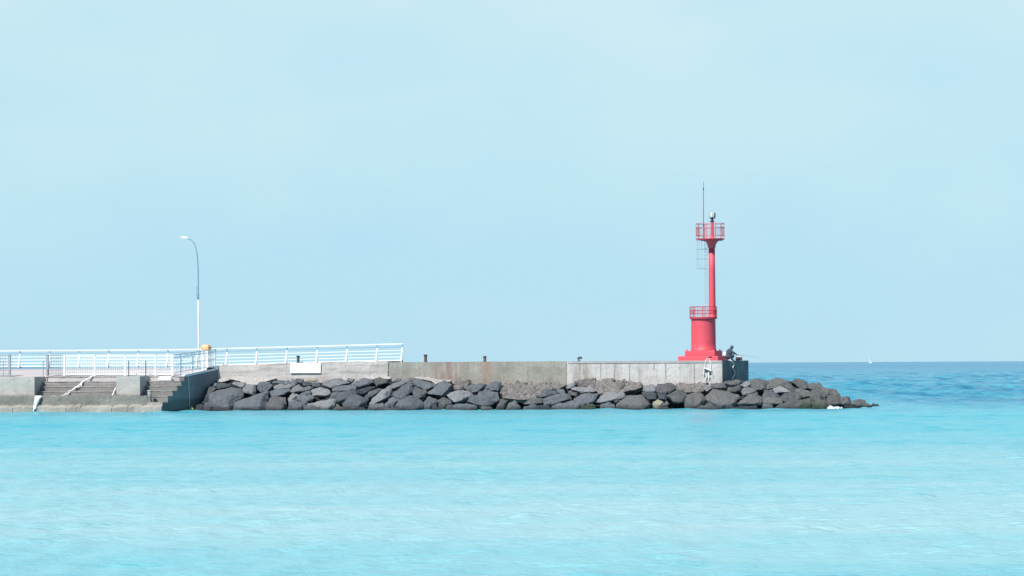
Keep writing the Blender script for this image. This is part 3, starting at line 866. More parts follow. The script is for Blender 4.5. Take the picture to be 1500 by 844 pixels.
for idx, (sh, mi, pl) in enumerate(BO):
    x0, y0, sc = CR[sh]
    pix = [(x0 + x / sc, y0 + y / sc) for x, y in pl]
    rocks.append((pix, mi))
rows = {'waterline': [], 'middle': [], 'upper': []}
built = []
for i, (pix, mi) in enumerate(rocks):
    cx = sum(p[0] for p in pix) / len(pix); cy = sum(p[1] for p in pix) / len(pix)
    row = 'waterline' if max(p[1] for p in pix) > 597 else ('upper' if cy < crest_y(cx) + 12 else 'middle')
    rows[row].append((cx, i))
rank = {}
for k, L in rows.items():
    for j, (_, i) in enumerate(sorted(L)): rank[i] = (k, j + 1)
def ordn(n): return '%d%s' % (n, 'th' if 10 <= n % 100 <= 20 else {1: 'st', 2: 'nd', 3: 'rd'}.get(n % 10, 'th'))
for i, (pix, mi) in enumerate(rocks):
    bm, c, w, h, cx, cy, low = stone_mesh(pix, i + 1, thick=1.0 if mi != 2 else 1.25, grow=1.07 if pix[0][0] < 1095 else 1.2)
    o = obj('boulder', bm, M_rock[mi], loc=c)
    row, k = rank[i]
    shape = 'long flat' if w > 2.3 * h else 'upright' if h > 1.1 * w else 'angular'
    tag(o, '%s %s boulder %s, %s from left in %s row' % (SIZE(area(pix)), TONE[mi], landmark(cx), ordn(k), row), 'boulder', 'boulders armouring the foot of the pier')

# poured concrete patches between wall and boulders
PATCH = [
 ('pale smooth poured concrete patch between landing wall and boulders left of board', 1, M_palecon, [(270,235),(320,170),(560,165),(900,150),(1180,150),(1300,215),(1180,250),(1010,300),(960,325),(800,330),(700,270),(560,235),(400,275),(330,275)]),
 ('pale concrete lip under the wall joint below the railing end', 3, M_palecon, [(680,215),(720,175),(900,170),(1180,180),(1140,225),(1000,225),(860,235)]),
 ('thin pale mortar strip below the first bare bollard', 4, M_palecon, [(540,215),(560,190),(760,200),(960,240),(1125,235),(1125,270),(960,275),(880,315),(800,260),(680,235)]),
 ('small lumpy pale concrete patch below the second bare bollard', 5, M_rubcon, [(150,400),(180,320),(250,240),(420,240),(430,290),(340,370),(230,410)]),
 ('wide rough concrete patch full of white pebbles between two bollards', 6, M_rubcon, [(-80,430),(0,300),(80,275),(400,270),(640,290),(900,300),(1000,330),(850,400),(700,400),(600,430),(540,520),(420,560),(300,570),(80,555),(-30,540)]),
 ('brownish rough concrete patch under the hooked mooring post', 7, M_rubcon, [(150,340),(180,250),(300,225),(480,220),(480,400),(420,400),(330,345)]),
 ('grey rough concrete patch left of the lighthouse above a dark gap', 7, M_rubcon, [(470,400),(480,240),(760,230),(1000,250),(1260,290),(1240,360),(1150,400),(1040,410),(900,455),(700,460),(520,470)]),
 ('flat stony concrete strip under the wall below the red lighthouse', 8, M_rubcon, [(780,330),(790,290),(1000,290),(1300,290),(1260,370),(1240,430),(1150,440),(1040,440),(960,450),(800,400)]),
]
for i, (lab, sh, m_, pl) in enumerate(PATCH):
    x0, y0, sc = CR[sh]
    pix = [(x0 + x / sc, y0 + y / sc) for x, y in pl]
    # lumpy sheet following the slope, filled from the outline
    cx = sum(p[0] for p in pix) / len(pix); cy = sum(p[1] for p in pix) / len(pix)
    bm = newbm()
    fr = [bm.verts.new(slope_pt(x, y, 0.10)) for x, y in pix]
    bk = [bm.verts.new(slope_pt(x, y, 0.10) + V * 0.9 - ZU * 0.25) for x, y in pix]
    f = bm.faces.new(fr); n = len(fr)
    for k in range(n): bm.faces.new((fr[k], bk[k], bk[(k + 1) % n], fr[(k + 1) % n]))
    bm.faces.new(bk[::-1])
    bmesh.ops.triangulate(bm, faces=bm.faces)
    for _ in range(7):
        es = [e for e in bm.edges if e.calc_length() > 0.13]
        if not es: break
        bmesh.ops.subdivide_edges(bm, edges=es, cuts=1)
        bmesh.ops.triangulate(bm, faces=bm.faces)
    bmesh.ops.recalc_face_normals(bm, faces=bm.faces); bm.normal_update()
    rr = 0.17 if m_ is M_rubcon else 0.07
    for v in bm.verts:
        v.co += v.normal * (rr * noise.fractal(v.co * 3.1, 0.9, 2.0, 4) + 0.8 * rr * noise.noise(v.co * 1.3))
    c = slope_pt(cx, cy)
    tag(obj('poured_concrete', bm, m_, loc=c), lab, 'concrete patch', 'poured concrete patches at the wall foot')

# foam where the swell meets the tip
bm = newbm()
for (x0, y0, rx, ry) in ((1217, 597.6, 0.26, 0.4), (1221.5, 597.0, 0.16, 0.4), (1227, 595.6, 0.20, 0.4), (1231.5, 595.2, 0.13, 0.3)):
    c = slope_pt(x0, y0 + 0.5, -0.35); c.z = 0.02
    r = bmesh.ops.create_icosphere(bm, subdivisions=4, radius=1.0)
    for v in r['verts']:
        q = noise.fractal(v.co * 2.3 + Vector((x0, 0, 0)), 0.8, 2, 4)
        v.co = c + Vector((v.co.x * rx * (1 + 0.45 * q), v.co.y * ry, v.co.z * 0.24 * rx / 0.5 * (1 + 1.6 * q)))
mf = paint('sea_foam', (0.62, 0.70, 0.74), 0.8, 0.06)
tag(obj('foam', bm, mf, smooth=True), 'white foam washing against the boulders at the seaward tip', 'foam', kind='stuff')

# ---------------------------------------------------------------- main railing
def interp(tab, x):
    for (a_, ya), (b_, yb) in zip(tab[:-1], tab[1:]):
        if a_ <= x <= b_: return ya + (yb - ya) * (x - a_) / (b_ - a_)
    return tab[0][1] if x < tab[0][0] else tab[-1][1]
TR = 1.0
top = [(-30, 514.2), (0, 514.0), (150, 513.2), (300, 511.9), (320, 510.9), (500, 506.3), (590, 503.6)]
bot = [(-30, 537.0), (0, 536.8), (300, 535.3), (330, 534.2), (500, 529.4), (590, 527.6)]
RAIL = thing('pier_railing', W(S(300, TR), TR, 3.3), 'long white steel railing on the pier, from left edge to mid wall', 'railing')
def rail_line(name, f, w, h, mat, dt=0.0):
    bm = newbm()
    xs = [-30, 60, 150, 230, 300, 320, 380, 440, 500, 545, 590.5]
    pts = [on_t(x, f(x), TR + dt) for x in xs]
    for a_, b_ in zip(pts[:-1], pts[1:]): add_bar(bm, a_, b_, w, h)
    return obj(name, bm, mat, RAIL)
def lev(k): return lambda x: interp(top, x) + (interp(bot, x) - interp(top, x)) * k
rail_line('handrail', lev(0.0), 0.10, 0.085, M_white, 0.12)
rail_line('steel_tube', lev(0.185), 0.05, 0.05, M_blue, 0.10)
for k in (0.40, 0.60, 0.80): rail_line('rail', lev(k), 0.045, 0.05, M_white, 0.0)
rail_line('bottom_rail', lev(1.0), 0.06, 0.08, M_white, -0.05)
for px in (-15, 28.5, 72, 115.5, 158.5, 201.8, 245, 288.5, 331.7, 375.5, 419.3, 464, 507.7, 551.6, 588.5):
    yt, yb = interp(top, px), interp(bot, px)
    pt = on_t(px + 1.2, yt + (yb - yt) * 0.22, TR + 0.12); pb = on_t(px - 1.0, yb + 1.6, TR - 0.1)
    bm = newbm()
    d = (pt - pb)
    add_frame_box(bm, (pt + pb) / 2, U, V, d.normalized(), 0.045, 0.10, d.length / 2)
    # flared lower plate
    add_frame_box(bm, pb + d * 0.2, U, V, d.normalized(), 0.055, 0.14, d.length * 0.2)
    p = obj('post', bm, M_white, RAIL)
    bm = newbm()
    q = on_t(px + 0.9, yt + (yb - yt) * 0.10, TR + 0.14)
    add_frame_box(bm, q, U, V, ZU, 0.05, 0.07, 0.13)
    obj('bracket', bm, M_blue, p)
    bm = newbm()
    q = on_t(px + 1.0, yb + 0.9, TR + 0.1)
    add_frame_box(bm, q, U, V, ZU, 0.05, 0.06, 0.09)
    obj('foot', bm, M_dark, p)

# ---------------------------------------------------------------- mesh fences on the landing
def mesh_panel(a0, a1, b0, b1, nv, nh, r, mat, name, parent, frame=0.05):
    """bottom a0-a1, top b0-b1"""
    bm = newbm()
    for i in range(1, nv):
        k = i / nv
        add_bar(bm, a0.lerp(a1, k), b0.lerp(b1, k), r)
    for j in range(1, nh):
        k = j / nh
        add_bar(bm, a0.lerp(b0, k), a1.lerp(b1, k), r)
    o = obj(name, bm, mat, parent)
    bm = newbm()
    for p, q in ((a0, a1), (b0, b1)): add_bar(bm, p, q, frame)
    obj('frame', bm, mat, o)
    return o
FT = -4.45
FEN = thing('mesh_fence', W(S(175, FT), FT, zd0), 'white welded mesh fence along the landing edge above the steps', 'fence')
posts = [94.5, 139, 183.2, 227.8, 252.8]
for a_, b_ in zip(posts[:-1], posts[1:]):
    A0, A1 = on_t(a_, 548.4, FT), on_t(b_, 548.2, FT)
    B0, B1 = on_t(a_, 520.6, FT), on_t(b_, 520.2, FT)
    mesh_panel(A0, A1, B0, B1, round((b_ - a_) / 3.1), 6, 0.020, M_white, 'mesh_panel', FEN, 0.07)
for i, px in enumerate(posts):
    bm = newbm()
    yb = 550.8
    add_bar(bm, on_t(px, yb if i != 3 else 556.5, FT), on_t(px, 520.0, FT), 0.13 if i in (0, 4) else 0.11)
    obj('post', bm, M_white, FEN)
    bm = newbm(); add_box(bm, on_t(px, 519.7, FT), 0.16, 0.16, 0.03); obj('post_cap', bm, M_white, FEN)
def grey_fence(x0, x1, postx, label):
    G = thing('mesh_fence', W(S(postx, FT), FT, zd0), label, 'fence')
    mesh_panel(on_t(x0, 547.5, FT), on_t(x1, 547.5, FT), on_t(x0, 521.2, FT), on_t(x1, 521.2, FT), max(3, round((x1 - x0) / 3.3)), 6, 0.028, M_grey, 'mesh_panel', G, 0.05)
    bm = newbm(); add_bar(bm, on_t(postx, 550.6, FT), on_t(postx, 520.4, FT), 0.19); soften(obj('gate_post', bm, M_grey, G), 0.02)
    bm = newbm(); add_box(bm, on_t(postx, 520.1, FT), 0.22, 0.22, 0.03); obj('post_cap', bm, M_grey, G)
grey_fence(71.8, 92.5, 69.6, 'short grey mesh fence with thick post right of the gate gap')
grey_fence(-30, 11.0, 14.0, 'grey mesh fence with thick post at the left photo edge')
for px, t_, lab in ((4.6, -5.5, 'thin grey stake standing before the left edge grey fence'), (63.2, -5.0, 'thin grey stake in the gate gap left of the thick grey post'),
                    (188.6, -5.2, 'thin dark stake on the block top left of the right steps'), (213.6, -4.9, 'thin dark stake above the right steps near its left side')):
    p0 = on_t(px, 550.9, t_); p0.z = zd0 + (0.02 if t_ < t_s else 0)
    bm = newbm(); add_tube(bm, [p0, on_t(px, 528.6, t_)], 0.035, 8)
    add_lathe(bm, p0, [(0.08, 0), (0.08, 0.02), (0.035, 0.03)], 10)
    tag(obj('stake', bm, M_grey if px < 100 else M_dark, loc=p0), lab, 'stake', 'thin stakes on the landing')
# angled railing beside the dark end wall
def sp_pt(px, py):
    """point on the vertical plane of the angled wall, set in by 0.16 m"""
    a_ = W(spl(t_l), t_l, 0) + ay * 0.16; b_ = W(spl(0), 0, 0) + ay * 0.16
    nrm = (b_ - a_).normalized().cross(ZU)
    d = ray(px, py)
    return CAM + d * ((a_ - CAM).dot(nrm) / d.dot(nrm))
AR = thing('angled_railing', sp_pt(285, 544), 'white slatted railing running back along the top of dark angled wall', 'railing')
xs = [254.5, 264, 281, 298.6, 315.5]
yt = lambda x: 520.2 + (511.8 - 520.2) * (x - 253) / 63; yb = lambda x: 549.2 + (539.4 - 549.2) * (x - 253) / 63
for a_, b_ in zip(xs[:-1], xs[1:]):
    bm = newbm()
    n = max(3, round((b_ - a_) / 2.0))
    for i in range(1, n):
        x = a_ + (b_ - a_) * i / n
        add_bar(bm, sp_pt(x, yb(x) - 2), sp_pt(x, yt(x) + 1.5), 0.03, 0.05)
    for k in (0.12, 0.5, 0.86):
        add_bar(bm, sp_pt(a_, yb(a_) + (yt(a_) - yb(a_)) * k), sp_pt(b_, yb(b_) + (yt(b_) - yb(b_)) * k), 0.03, 0.04)
    obj('slat_panel', bm, M_white, AR)
bm = newbm(); add_bar(bm, sp_pt(253.5, yt(253.5)), sp_pt(316.5, yt(316.5)), 0.07, 0.07); obj('handrail', bm, M_white, AR)
for x in xs[1:]:
    bm = newbm(); add_bar(bm, sp_pt(x, yb(x) + 1.2), sp_pt(x, yt(x)), 0.08, 0.10); p = obj('post', bm, M_white, AR)
    bm = newbm(); add_box(bm, sp_pt(x, yt(x) + 0.9), 0.09, 0.09, 0.09); obj('bracket', bm, M_blue, p)

# ---------------------------------------------------------------- street lamp
LT = 1.7
LP = thing('street_lamp', on_t(291.5, 535, LT), 'tall white street lamp with curved arm behind the railing', 'street lamp')
def lp(px, py): return on_t(px, py, LT)
bm = newbm(); add_tube(bm, [lp(291.6, 539), lp(291.3, 500), lp(290.9, 470), lp(290.6, 437)], [0.085, 0.075, 0.066, 0.058], 14); obj('pole', bm, M_white, LP, True)
bm = newbm(); add_lathe(bm, lp(291.6, 536.5), [(0.2, 0), (0.2, 0.05), (0.12, 0.08), (0.11, 0.3)], 16); obj('base_collar', bm, M_grey, LP)
bm = newbm(); add_tube(bm, [lp(290.6, 437), lp(290.4, 418), lp(290.2, 400), lp(289.6, 384), lp(288.4, 371), lp(286.3, 361.5), lp(283.4, 355), lp(280, 351.3), lp(276, 349.8), lp(271.5, 349.1)],
                       [0.06, 0.055, 0.05, 0.048, 0.046, 0.045, 0.043, 0.042, 0.04, 0.04], 10); obj('arm', bm, M_blue, LP, True)
bm = newbm(); add_box(bm, lp(290.0, 427.5) - V * 0.1, 0.19, 0.12, 0.98); add_tube(bm, [lp(290, 434) - V * .1, lp(290, 437.5)], 0.06, 8); soften(obj('banner_box', bm, M_blue, LP), 0.03)
bm = newbm()
hc = lp(271.0, 348.6)
hd = (lp(266, 347.9) - lp(277, 349.4)).normalized()
prof = [(-0.28, 0.05), (-0.2, 0.075), (0.0, 0.10), (0.2, 0.085), (0.3, 0.05), (0.34, 0.02)]
add_tube(bm, [hc + hd * a_ for a_, _ in prof], [r_ for _, r_ in prof], 12)
lh = obj('lamp_head', bm, M_white, LP, True)
bm = newbm(); add_box(bm, hc - ZU * 0.085 + hd * 0.05, 0.36, 0.12, 0.05); obj('lens', bm, M_glass, lh)

# ---------------------------------------------------------------- cabinet with orange roof
cb = on_t(302, 536, -0.05 + 0.7)
CAB = thing('cabinet', cb, 'narrow white cabinet with orange lid between lamp post and angled railing', 'cabinet')
cb.z = 3.3
rotc = Matrix.Rotation(-R(20), 3, 'Z'); cu, cv = rotc @ Vector((1, 0, 0)), rotc @ Vector((0, 1, 0))
zt0, zt1 = Zt(302, 512.4, 0.65), Zt(302, 505.2, 0.65)
bm = newbm(); add_frame_box(bm, Vector((cb.x, cb.y, (3.0 + zt0) / 2)), cu, cv, ZU, 0.28, 0.25, (zt0 - 3.0) / 2); soften(obj('body', bm, M_white, CAB), 0.02)
bm = newbm()
base = Vector((cb.x, cb.y, zt0))
r0 = [(sx * 0.32, sy * 0.29) for sx, sy in ((-1, -1), (1, -1), (1, 1), (-1, 1))]
vsl = [base + cu * x + cv * y for x, y in r0] + [base + cu * x + cv * y + ZU * (zt1 - zt0) * 0.62 for x, y in r0] + [base + cu * x * 0.6 + cv * y * 0.6 + ZU * (zt1 - zt0) for x, y in r0]
add_faces(bm, vsl, [(3, 2, 1, 0), (8, 9, 10, 11)] + [(i, (i + 1) % 4, 4 + (i + 1) % 4, 4 + i) for i in range(4)] + [(4 + i, 4 + (i + 1) % 4, 8 + (i + 1) % 4, 8 + i) for i in range(4)])
soften(obj('lid', bm, M_orange, CAB), 0.02)
bm = newbm(); add_frame_box(bm, Vector((cb.x, cb.y, (3.35 + zt0) / 2)) - cv * 0.255, cu, cv, ZU, 0.19, 0.012, (zt0 - 3.35) / 2 - 0.06); dr_ = obj('door', bm, M_offwhite, CAB)
bm = newbm(); add_frame_box(bm, Vector((cb.x, cb.y, zt0 - 0.5)) - cv * 0.275 + cu * 0.14, cu, cv, ZU, 0.012, 0.015, 0.06); obj('handle', bm, M_grey, dr_)
# dark heap on the kerb
bm = newbm()
for i, (px, r_) in enumerate(((304.5, .11), (306.8, .13), (309, .09), (312.2, .09), (313.8, .07))):
    c = sp_pt(px, 540.6 - (px - 304) * 0.14) + ZU * 0.0
    rr_ = bmesh.ops.create_icosphere(bm, subdivisions=2, radius=r_)
    for v in rr_['verts']: v.co = c + Vector((v.co.x * 1.3, v.co.y, v.co.z * 0.8)) * (1 + 0.35 * noise.noise(v.co * 9 + Vector((i, 0, 0))))
tag(obj('rope_heap', bm, M_dark, loc=sp_pt(308, 541)), 'small dark heap lying on the kerb at the foot of angled railing', 'heap')

# ---------------------------------------------------------------- bollards on the wall
def bollard(px, ytop, ybot, wpx, mat, lab, t_=0.45):
    base = on_t(px, ybot, t_); base.z = (ramp_z(S(px, 0), 0) if px < 568 else 3.58)
    topz = Zt(px, ytop, t_)
    h = topz - base.z; r = wpx / 2 / FPX * base.y
    B = thing('bollard', base, lab, 'bollard', 'iron bollards along the pier top')
    bm = newbm(); add_lathe(bm, base, [(r * 1.15, 0), (r * 1.15, 0.03), (r * 0.92, 0.05), (r * 0.86, h * 0.45), (r * 0.9, h - 0.09)], 18); obj('shaft', bm, mat, B, False)
    bm = newbm(); add_lathe(bm, base + ZU * (h - 0.09), [(r * 0.95, 0), (r * 1.2, 0.02), (r * 1.2, 0.07), (r * 0.9, 0.09)], 18); obj('cap', bm, M_dark, B, False)
bollard(436.8, 521.2, 531.5, 4.6, paint('dark_worn_iron', (0.09, 0.075, 0.085), 0.8, 0.3), 'dark iron bollard in front of the railing above the white board')
bollard(623.4, 519.5, 530, 5.0, M_rust, 'rusty purple-brown bollard nearest the free end of the railing')
bollard(710.2, 521.8, 530.5, 4.8, M_rust, 'rusty dark bollard alone at the middle of the bare wall')
# hooked mooring post
hb = on_t(848, 530, 0.4); hb.z = 3.575
H = thing('mooring_hook', hb, 'small dark bent mooring hook on the pale wall left of lighthouse', 'mooring hook')
bm = newbm(); add_lathe(bm, hb, [(0.15, 0), (0.15, 0.03), (0.06, 0.05)], 14); add_tube(bm, [hb, on_t(848.6, 527.5, .4), on_t(847.2, 525.8, .4), on_t(846, 524.6, .4)], [0.06, 0.055, 0.05, 0.05], 10); obj('stem', bm, M_dark, H)
bm = newbm(); add_tube(bm, [on_t(x, y, .4) for x, y in ((847.0, 524.6), (848.5, 524.0), (850.5, 524.2), (852.2, 524.4), (853.2, 524.4))], [0.03, 0.08, 0.10, 0.06, 0.015], 10); obj('hook_head', bm, M_dark, H)
bm = newbm(); add_tube(bm, [on_t(x, y, .4) for x, y in ((846.8, 524.8), (845.6, 523.4), (845.2, 524.6), (846, 525.5))], 0.03, 8); obj('ring', bm, M_grey, H)

# ---------------------------------------------------------------- lighthouse
LY = 217.0
pz = lambda py, px=1040: P(px, py, LY).z
def LX(px, py=500): return P(px, py, LY).x
baseZ = 3.58
ctr = Vector((LX(1030.6, 520), LY, baseZ))
LH = thing('lighthouse', ctr, 'red lighthouse with thin column on a thick drum at the pier end', 'lighthouse')
psi = R(18.6)
pu = Vector((math.cos(psi), -math.sin(psi), 0)); pv = Vector((math.sin(psi), math.cos(psi), 0))
zl = pz(521.6); zu = pz(513.8)
bm = newbm(); add_frame_box(bm, Vector((ctr.x - 0.03, ctr.y, (baseZ - 0.02 + zl) / 2)), pu, pv, ZU, 1.56, 1.56, (zl - baseZ + 0.02) / 2); soften(obj('lower_plinth', bm, M_red, LH), 0.03)
bm = newbm(); add_frame_box(bm, Vector((ctr.x, ctr.y, (zl + zu) / 2)), pu, pv, ZU, 1.17, 1.17, (zu - zl) / 2); pl_ = soften(obj('upper_plinth', bm, M_red, LH), 0.03)
for sx in (-1, 1):
    for sy in (-1, 1):
        bm = newbm(); add_lathe(bm, Vector((ctr.x, ctr.y, zu)) + pu * sx * 1.02 + pv * sy * 1.02, [(0.06, 0), (0.06, 0.06), (0.02, 0.09)], 10)
        obj('anchor_bolt', bm, M_reddark, pl_)
zd = pz(465.2)
hd_ = zd - zu
dc = Vector((ctr.x, ctr.y, zu))
bm = newbm()
add_lathe(bm, dc, [(0.99, 0), (0.99, 0.06), (0.955, 0.10), (0.94, 0.5), (0.925, hd_ - 0.16), (0.93, hd_ - 0.12)], 64)
obj('drum', bm, M_red, LH, True)
bm = newbm(); add_lathe(bm, dc + ZU * (hd_ - 0.12), [(0.93, 0), (1.06, 0.03), (1.06, 0.10), (1.0, 0.12)], 64); obj('drum_deck', bm, M_reddark, LH)
def round_rail(c, r, zs, zb, nb, npst, mat, par, name, inner=None):
    G = bpy.data.objects.new(name, None)
    bm = newbm()
    for z in zs: add_ring(bm, Vector((c.x, c.y, z)), r, 0.02)
    o = obj(name, bm, mat, par)
    bm = newbm()
    for k in range(nb):
        a_ = 2 * math.pi * (k + 0.35) / nb
        p = Vector((c.x + r * math.cos(a_), c.y + r * math.sin(a_), 0))
        add_bar(bm, p + ZU * zb[0], p + ZU * zb[1], 0.018)
    obj('baluster', bm, mat, o)
    for k in range(npst):
        a_ = 2 * math.pi * k / npst
        p = Vector((c.x + r * math.cos(a_), c.y + r * math.sin(a_), 0))
        bm = newbm(); add_bar(bm, p + ZU * (zs[-1] if zs[-1] < zb[0] else zb[0] - 0.0), p + ZU * zs[0], 0.04); obj('post', bm, mat, o)
    return o
zt = [pz(449.4), pz(454.6), pz(459.6), zd + 0.02]
o_ = round_rail(ctr, 1.03, zt, (zd, zt[0]), 30, 8, M_reddark, LH, 'drum_railing')
# extra short bars in the middle band
bm = newbm()
for k in range(60):
    a_ = 2 * math.pi * k / 60
    p = Vector((ctr.x + 1.03 * math.cos(a_), ctr.y + 1.03 * math.sin(a_), 0))
    add_bar(bm, p + ZU * zt[2], p + ZU * zt[1], 0.016)
obj('infill_bar', bm, M_reddark, o_)
# column
col0 = Vector((LX(1043.3, 460), LY - 0.1, zd)); col1 = Vector((LX(1042.4, 360), LY - 0.1, pz(352.2)))
ztop = col1.z
bm = newbm()
H_ = ztop - zd
def cpt(h): return col0 + (col1 - col0) * (h / H_)
prof = [(0.34, -0.02), (0.34, 0.04), (0.27, 0.08), (0.262, 0.3), (0.245, H_ * 0.6), (0.24, H_ - 0.62)]
add_tube(bm, [cpt(h) for r_, h in prof], [r_ for r_, h in prof], 40)
obj('column', bm, M_red, LH, True)
bm = newbm()
prof = [(0.245, H_ - 0.62), (0.285, H_ - 0.58), (0.285, H_ - 0.50), (0.30, H_ - 0.40), (0.34, H_ - 0.28), (0.42, H_ - 0.16), (0.52, H_ - 0.08), (0.60, H_ - 0.04), (0.84, H_ - 0.03), (0.86, H_ + 0.03)]
add_tube(bm, [cpt(h) for r_, h in prof], [r_ for r_, h in prof], 40)
obj('flared_collar', bm, M_red, LH, True)
gc = Vector((LX(1040.2, 350), LY - 0.05, pz(351.2)))
bm = newbm(); add_lathe(bm, gc, [(0.85, -0.03), (1.09, 0.0), (1.09, 0.07), (1.0, 0.08)], 56); obj('gallery_floor', bm, M_reddark, LH)
zg = [pz(328.0), pz(333.6), pz(345.3)]
g_ = round_rail(gc, 1.07, zg, (zg[2], zg[1]), 34, 10, M_reddark, LH, 'gallery_railing')
for k in range(10):
    a_ = 2 * math.pi * k / 10
    p = Vector((gc.x + 1.07 * math.cos(a_), gc.y + 1.07 * math.sin(a_), 0))
    bm = newbm(); add_bar(bm, p + ZU * (gc.z + 0.05), p + ZU * zg[2], 0.04); obj('post', bm, M_reddark, g_)
# lantern on its pedestal
lx = LX(1043.2, 325)
lb = Vector((lx, LY - 0.05, gc.z + 0.07))
hp = pz(324.5) - lb.z
bm = newbm(); add_lathe(bm, lb, [(0.20, 0), (0.20, 0.05), (0.16, 0.1), (0.13, 0.25), (0.12, 0.5), (0.11, hp)], 24)
for k in range(4):
    a_ = math.pi / 4 + k * math.pi / 2
    q = Vector((math.cos(a_), math.sin(a_), 0))
    add_faces(bm, [lb + q * 0.11, lb + q * 0.24, lb + q * 0.11 + ZU * 0.28, lb + q * 0.11 + q.cross(ZU) * 0.02, lb + q * 0.24 + q.cross(ZU) * 0.02, lb + q * 0.11 + ZU * 0.28 + q.cross(ZU) * 0.02], [(0, 1, 2), (3, 5, 4), (0, 3, 4, 1), (1, 4, 5, 2), (0, 2, 5, 3)])
obj('lamp_pedestal', bm, M_red, LH, False)
l0 = Vector((lx, lb.y, pz(325.0)))
LN = obj('lantern', (lambda b: (add_lathe(b, l0, [(0.15, 0), (0.17, 0.03), (0.17, 0.08), (0.08, 0.11), (0.07, 0.18), (0.12, 0.22), (0.2, 0.26), (0.2, 0.29)], 24), b)[1])(newbm()), M_dark, LH, False)
bm = newbm(); add_lathe(bm, l0 + ZU * 0.29, [(0.19, 0), (0.215, 0.1), (0.17, 0.36), (0.1, 0.41)], 24); obj('lens', bm, M_glass, LN, True)
bm = newbm()
for k in range(6):
    a_ = k * math.pi / 3 + 0.5
    w_ = Vector((math.cos(a_), math.sin(a_), 0))
    add_bar(bm, l0 + ZU * 0.28 + w_ * 0.225, l0 + ZU * 0.68 + w_ * 0.185, 0.022)
obj('lens_cage', bm, M_dark, LN)
bm = newbm()
a_ = R(-20)
w_ = Vector((math.cos(a_), math.sin(a_), 0)); w2 = w_.cross(ZU)
add_frame_box(bm, l0 + ZU * 0.49 + w_ * 0.215, w_, w2, ZU, 0.02, 0.11, 0.19)
obj('solar_panel', bm, M_dark, LN)
bm = newbm()
for k in range(5):
    a_ = k * 2 * math.pi / 5
    add_bar(bm, l0 + ZU * 0.69 + Vector((math.cos(a_), math.sin(a_), 0)) * 0.05, l0 + ZU * 0.86 + Vector((math.cos(a_), math.sin(a_), 0)) * 0.10, 0.009)
obj('bird_spikes', bm, M_grey, LN)
# lightning mast
mx = LX(1029.6, 320)
m0 = Vector((mx, LY - 0.7, gc.z + 0.05)); f_ = (LY - 0.7) / LY
def mz(py): return P(1030, py, LY - 0.7).z
bm = newbm(); add_tube(bm, [m0, Vector((mx, m0.y, mz(327))), Vector((mx + 0.01, m0.y, mz(278)))], [0.045, 0.035, 0.026], 10)
add_lathe(bm, m0, [(0.10, 0), (0.10, 0.03), (0.05, 0.1)], 12)
MS = obj('lightning_mast', bm, M_reddark, LH, False)
bm = newbm(); add_lathe(bm, Vector((mx + 0.01, m0.y, mz(278.5))), [(0.03, 0), (0.05, 0.04), (0.05, 0.1), (0.015, 0.14), (0.012, 0.16)], 10)
add_tube(bm, [Vector((mx + 0.01, m0.y, mz(276))), Vector((mx + 0.03, m0.y, mz(266)))], [0.02, 0.012], 6); obj('air_terminal', bm, M_dark, MS)
bm = newbm(); add_bar(bm, Vector((mx - 0.08, m0.y - 0.03, mz(329.2))), Vector((mx + 0.06, m0.y + 0.0, mz(330.2))), 0.06); obj('clamp', bm, M_dark, MS)
# ladder with safety cage
LD_t = LY + 0.0
a0, a1 = LX(1032.7, 400), LX(1036.0, 400)
LDm = newbm()
zb0, zb1 = zd + 0.05, gc.z + 0.02
for x in (a0, a1): add_bar(LDm, Vector((x, LD_t, zb0)), Vector((x, LD_t, zb1)), 0.028)
LAD = obj('ladder', LDm, M_grey, LH)
bm = newbm()
k = 0
z = zb0 + 0.2
while z < zb1: add_bar(bm, Vector((a0, LD_t, z)), Vector((a1, LD_t, z)), 0.022); z += 0.28
for z in (zb0 + 1.2, zb0 + 2.6, zb0 + 4.0): add_bar(bm, Vector((a1, LD_t, z)), Vector((LX(1039, 400), LD_t - 0.05, z)), 0.025)
obj('rung', bm, M_grey, LAD)
bm = newbm()
cc_ = Vector(((a0 + LX(1020.5, 380)) / 2 + 0.08, LD_t, 0)); rc = (a1 - LX(1020.5, 380)) / 2
ccx = (a1 + LX(1020.5, 380)) / 2
for py in (365.0, 379.5, 393.5):
    z = P(1030, py, LD_t).z
    pts = [Vector((a1 + 0.1, LD_t, z))] + [Vector((ccx + rc * math.cos(q), LD_t + 0.35 * math.sin(q), z)) for q in [math.pi * j / 12 - math.pi for j in range(25)]]
    add_tube(bm, [Vector((ccx + rc * math.cos(2 * math.pi * j / 24), LD_t + 0.35 * math.sin(2 * math.pi * j / 24), z)) for j in range(25)], 0.012, 5, False)
for j in range(7):
    q = math.pi * 2 * j / 12 + math.pi / 2 + 0.0
    x = ccx + rc * math.cos(q); y = LD_t + 0.35 * math.sin(q)
    add_bar(bm, Vector((x, y, P(1030, 393.5, LD_t).z)), Vector((x, y, zb1 - 0.05)), 0.012)
obj('safety_cage', bm, M_grey, LAD)

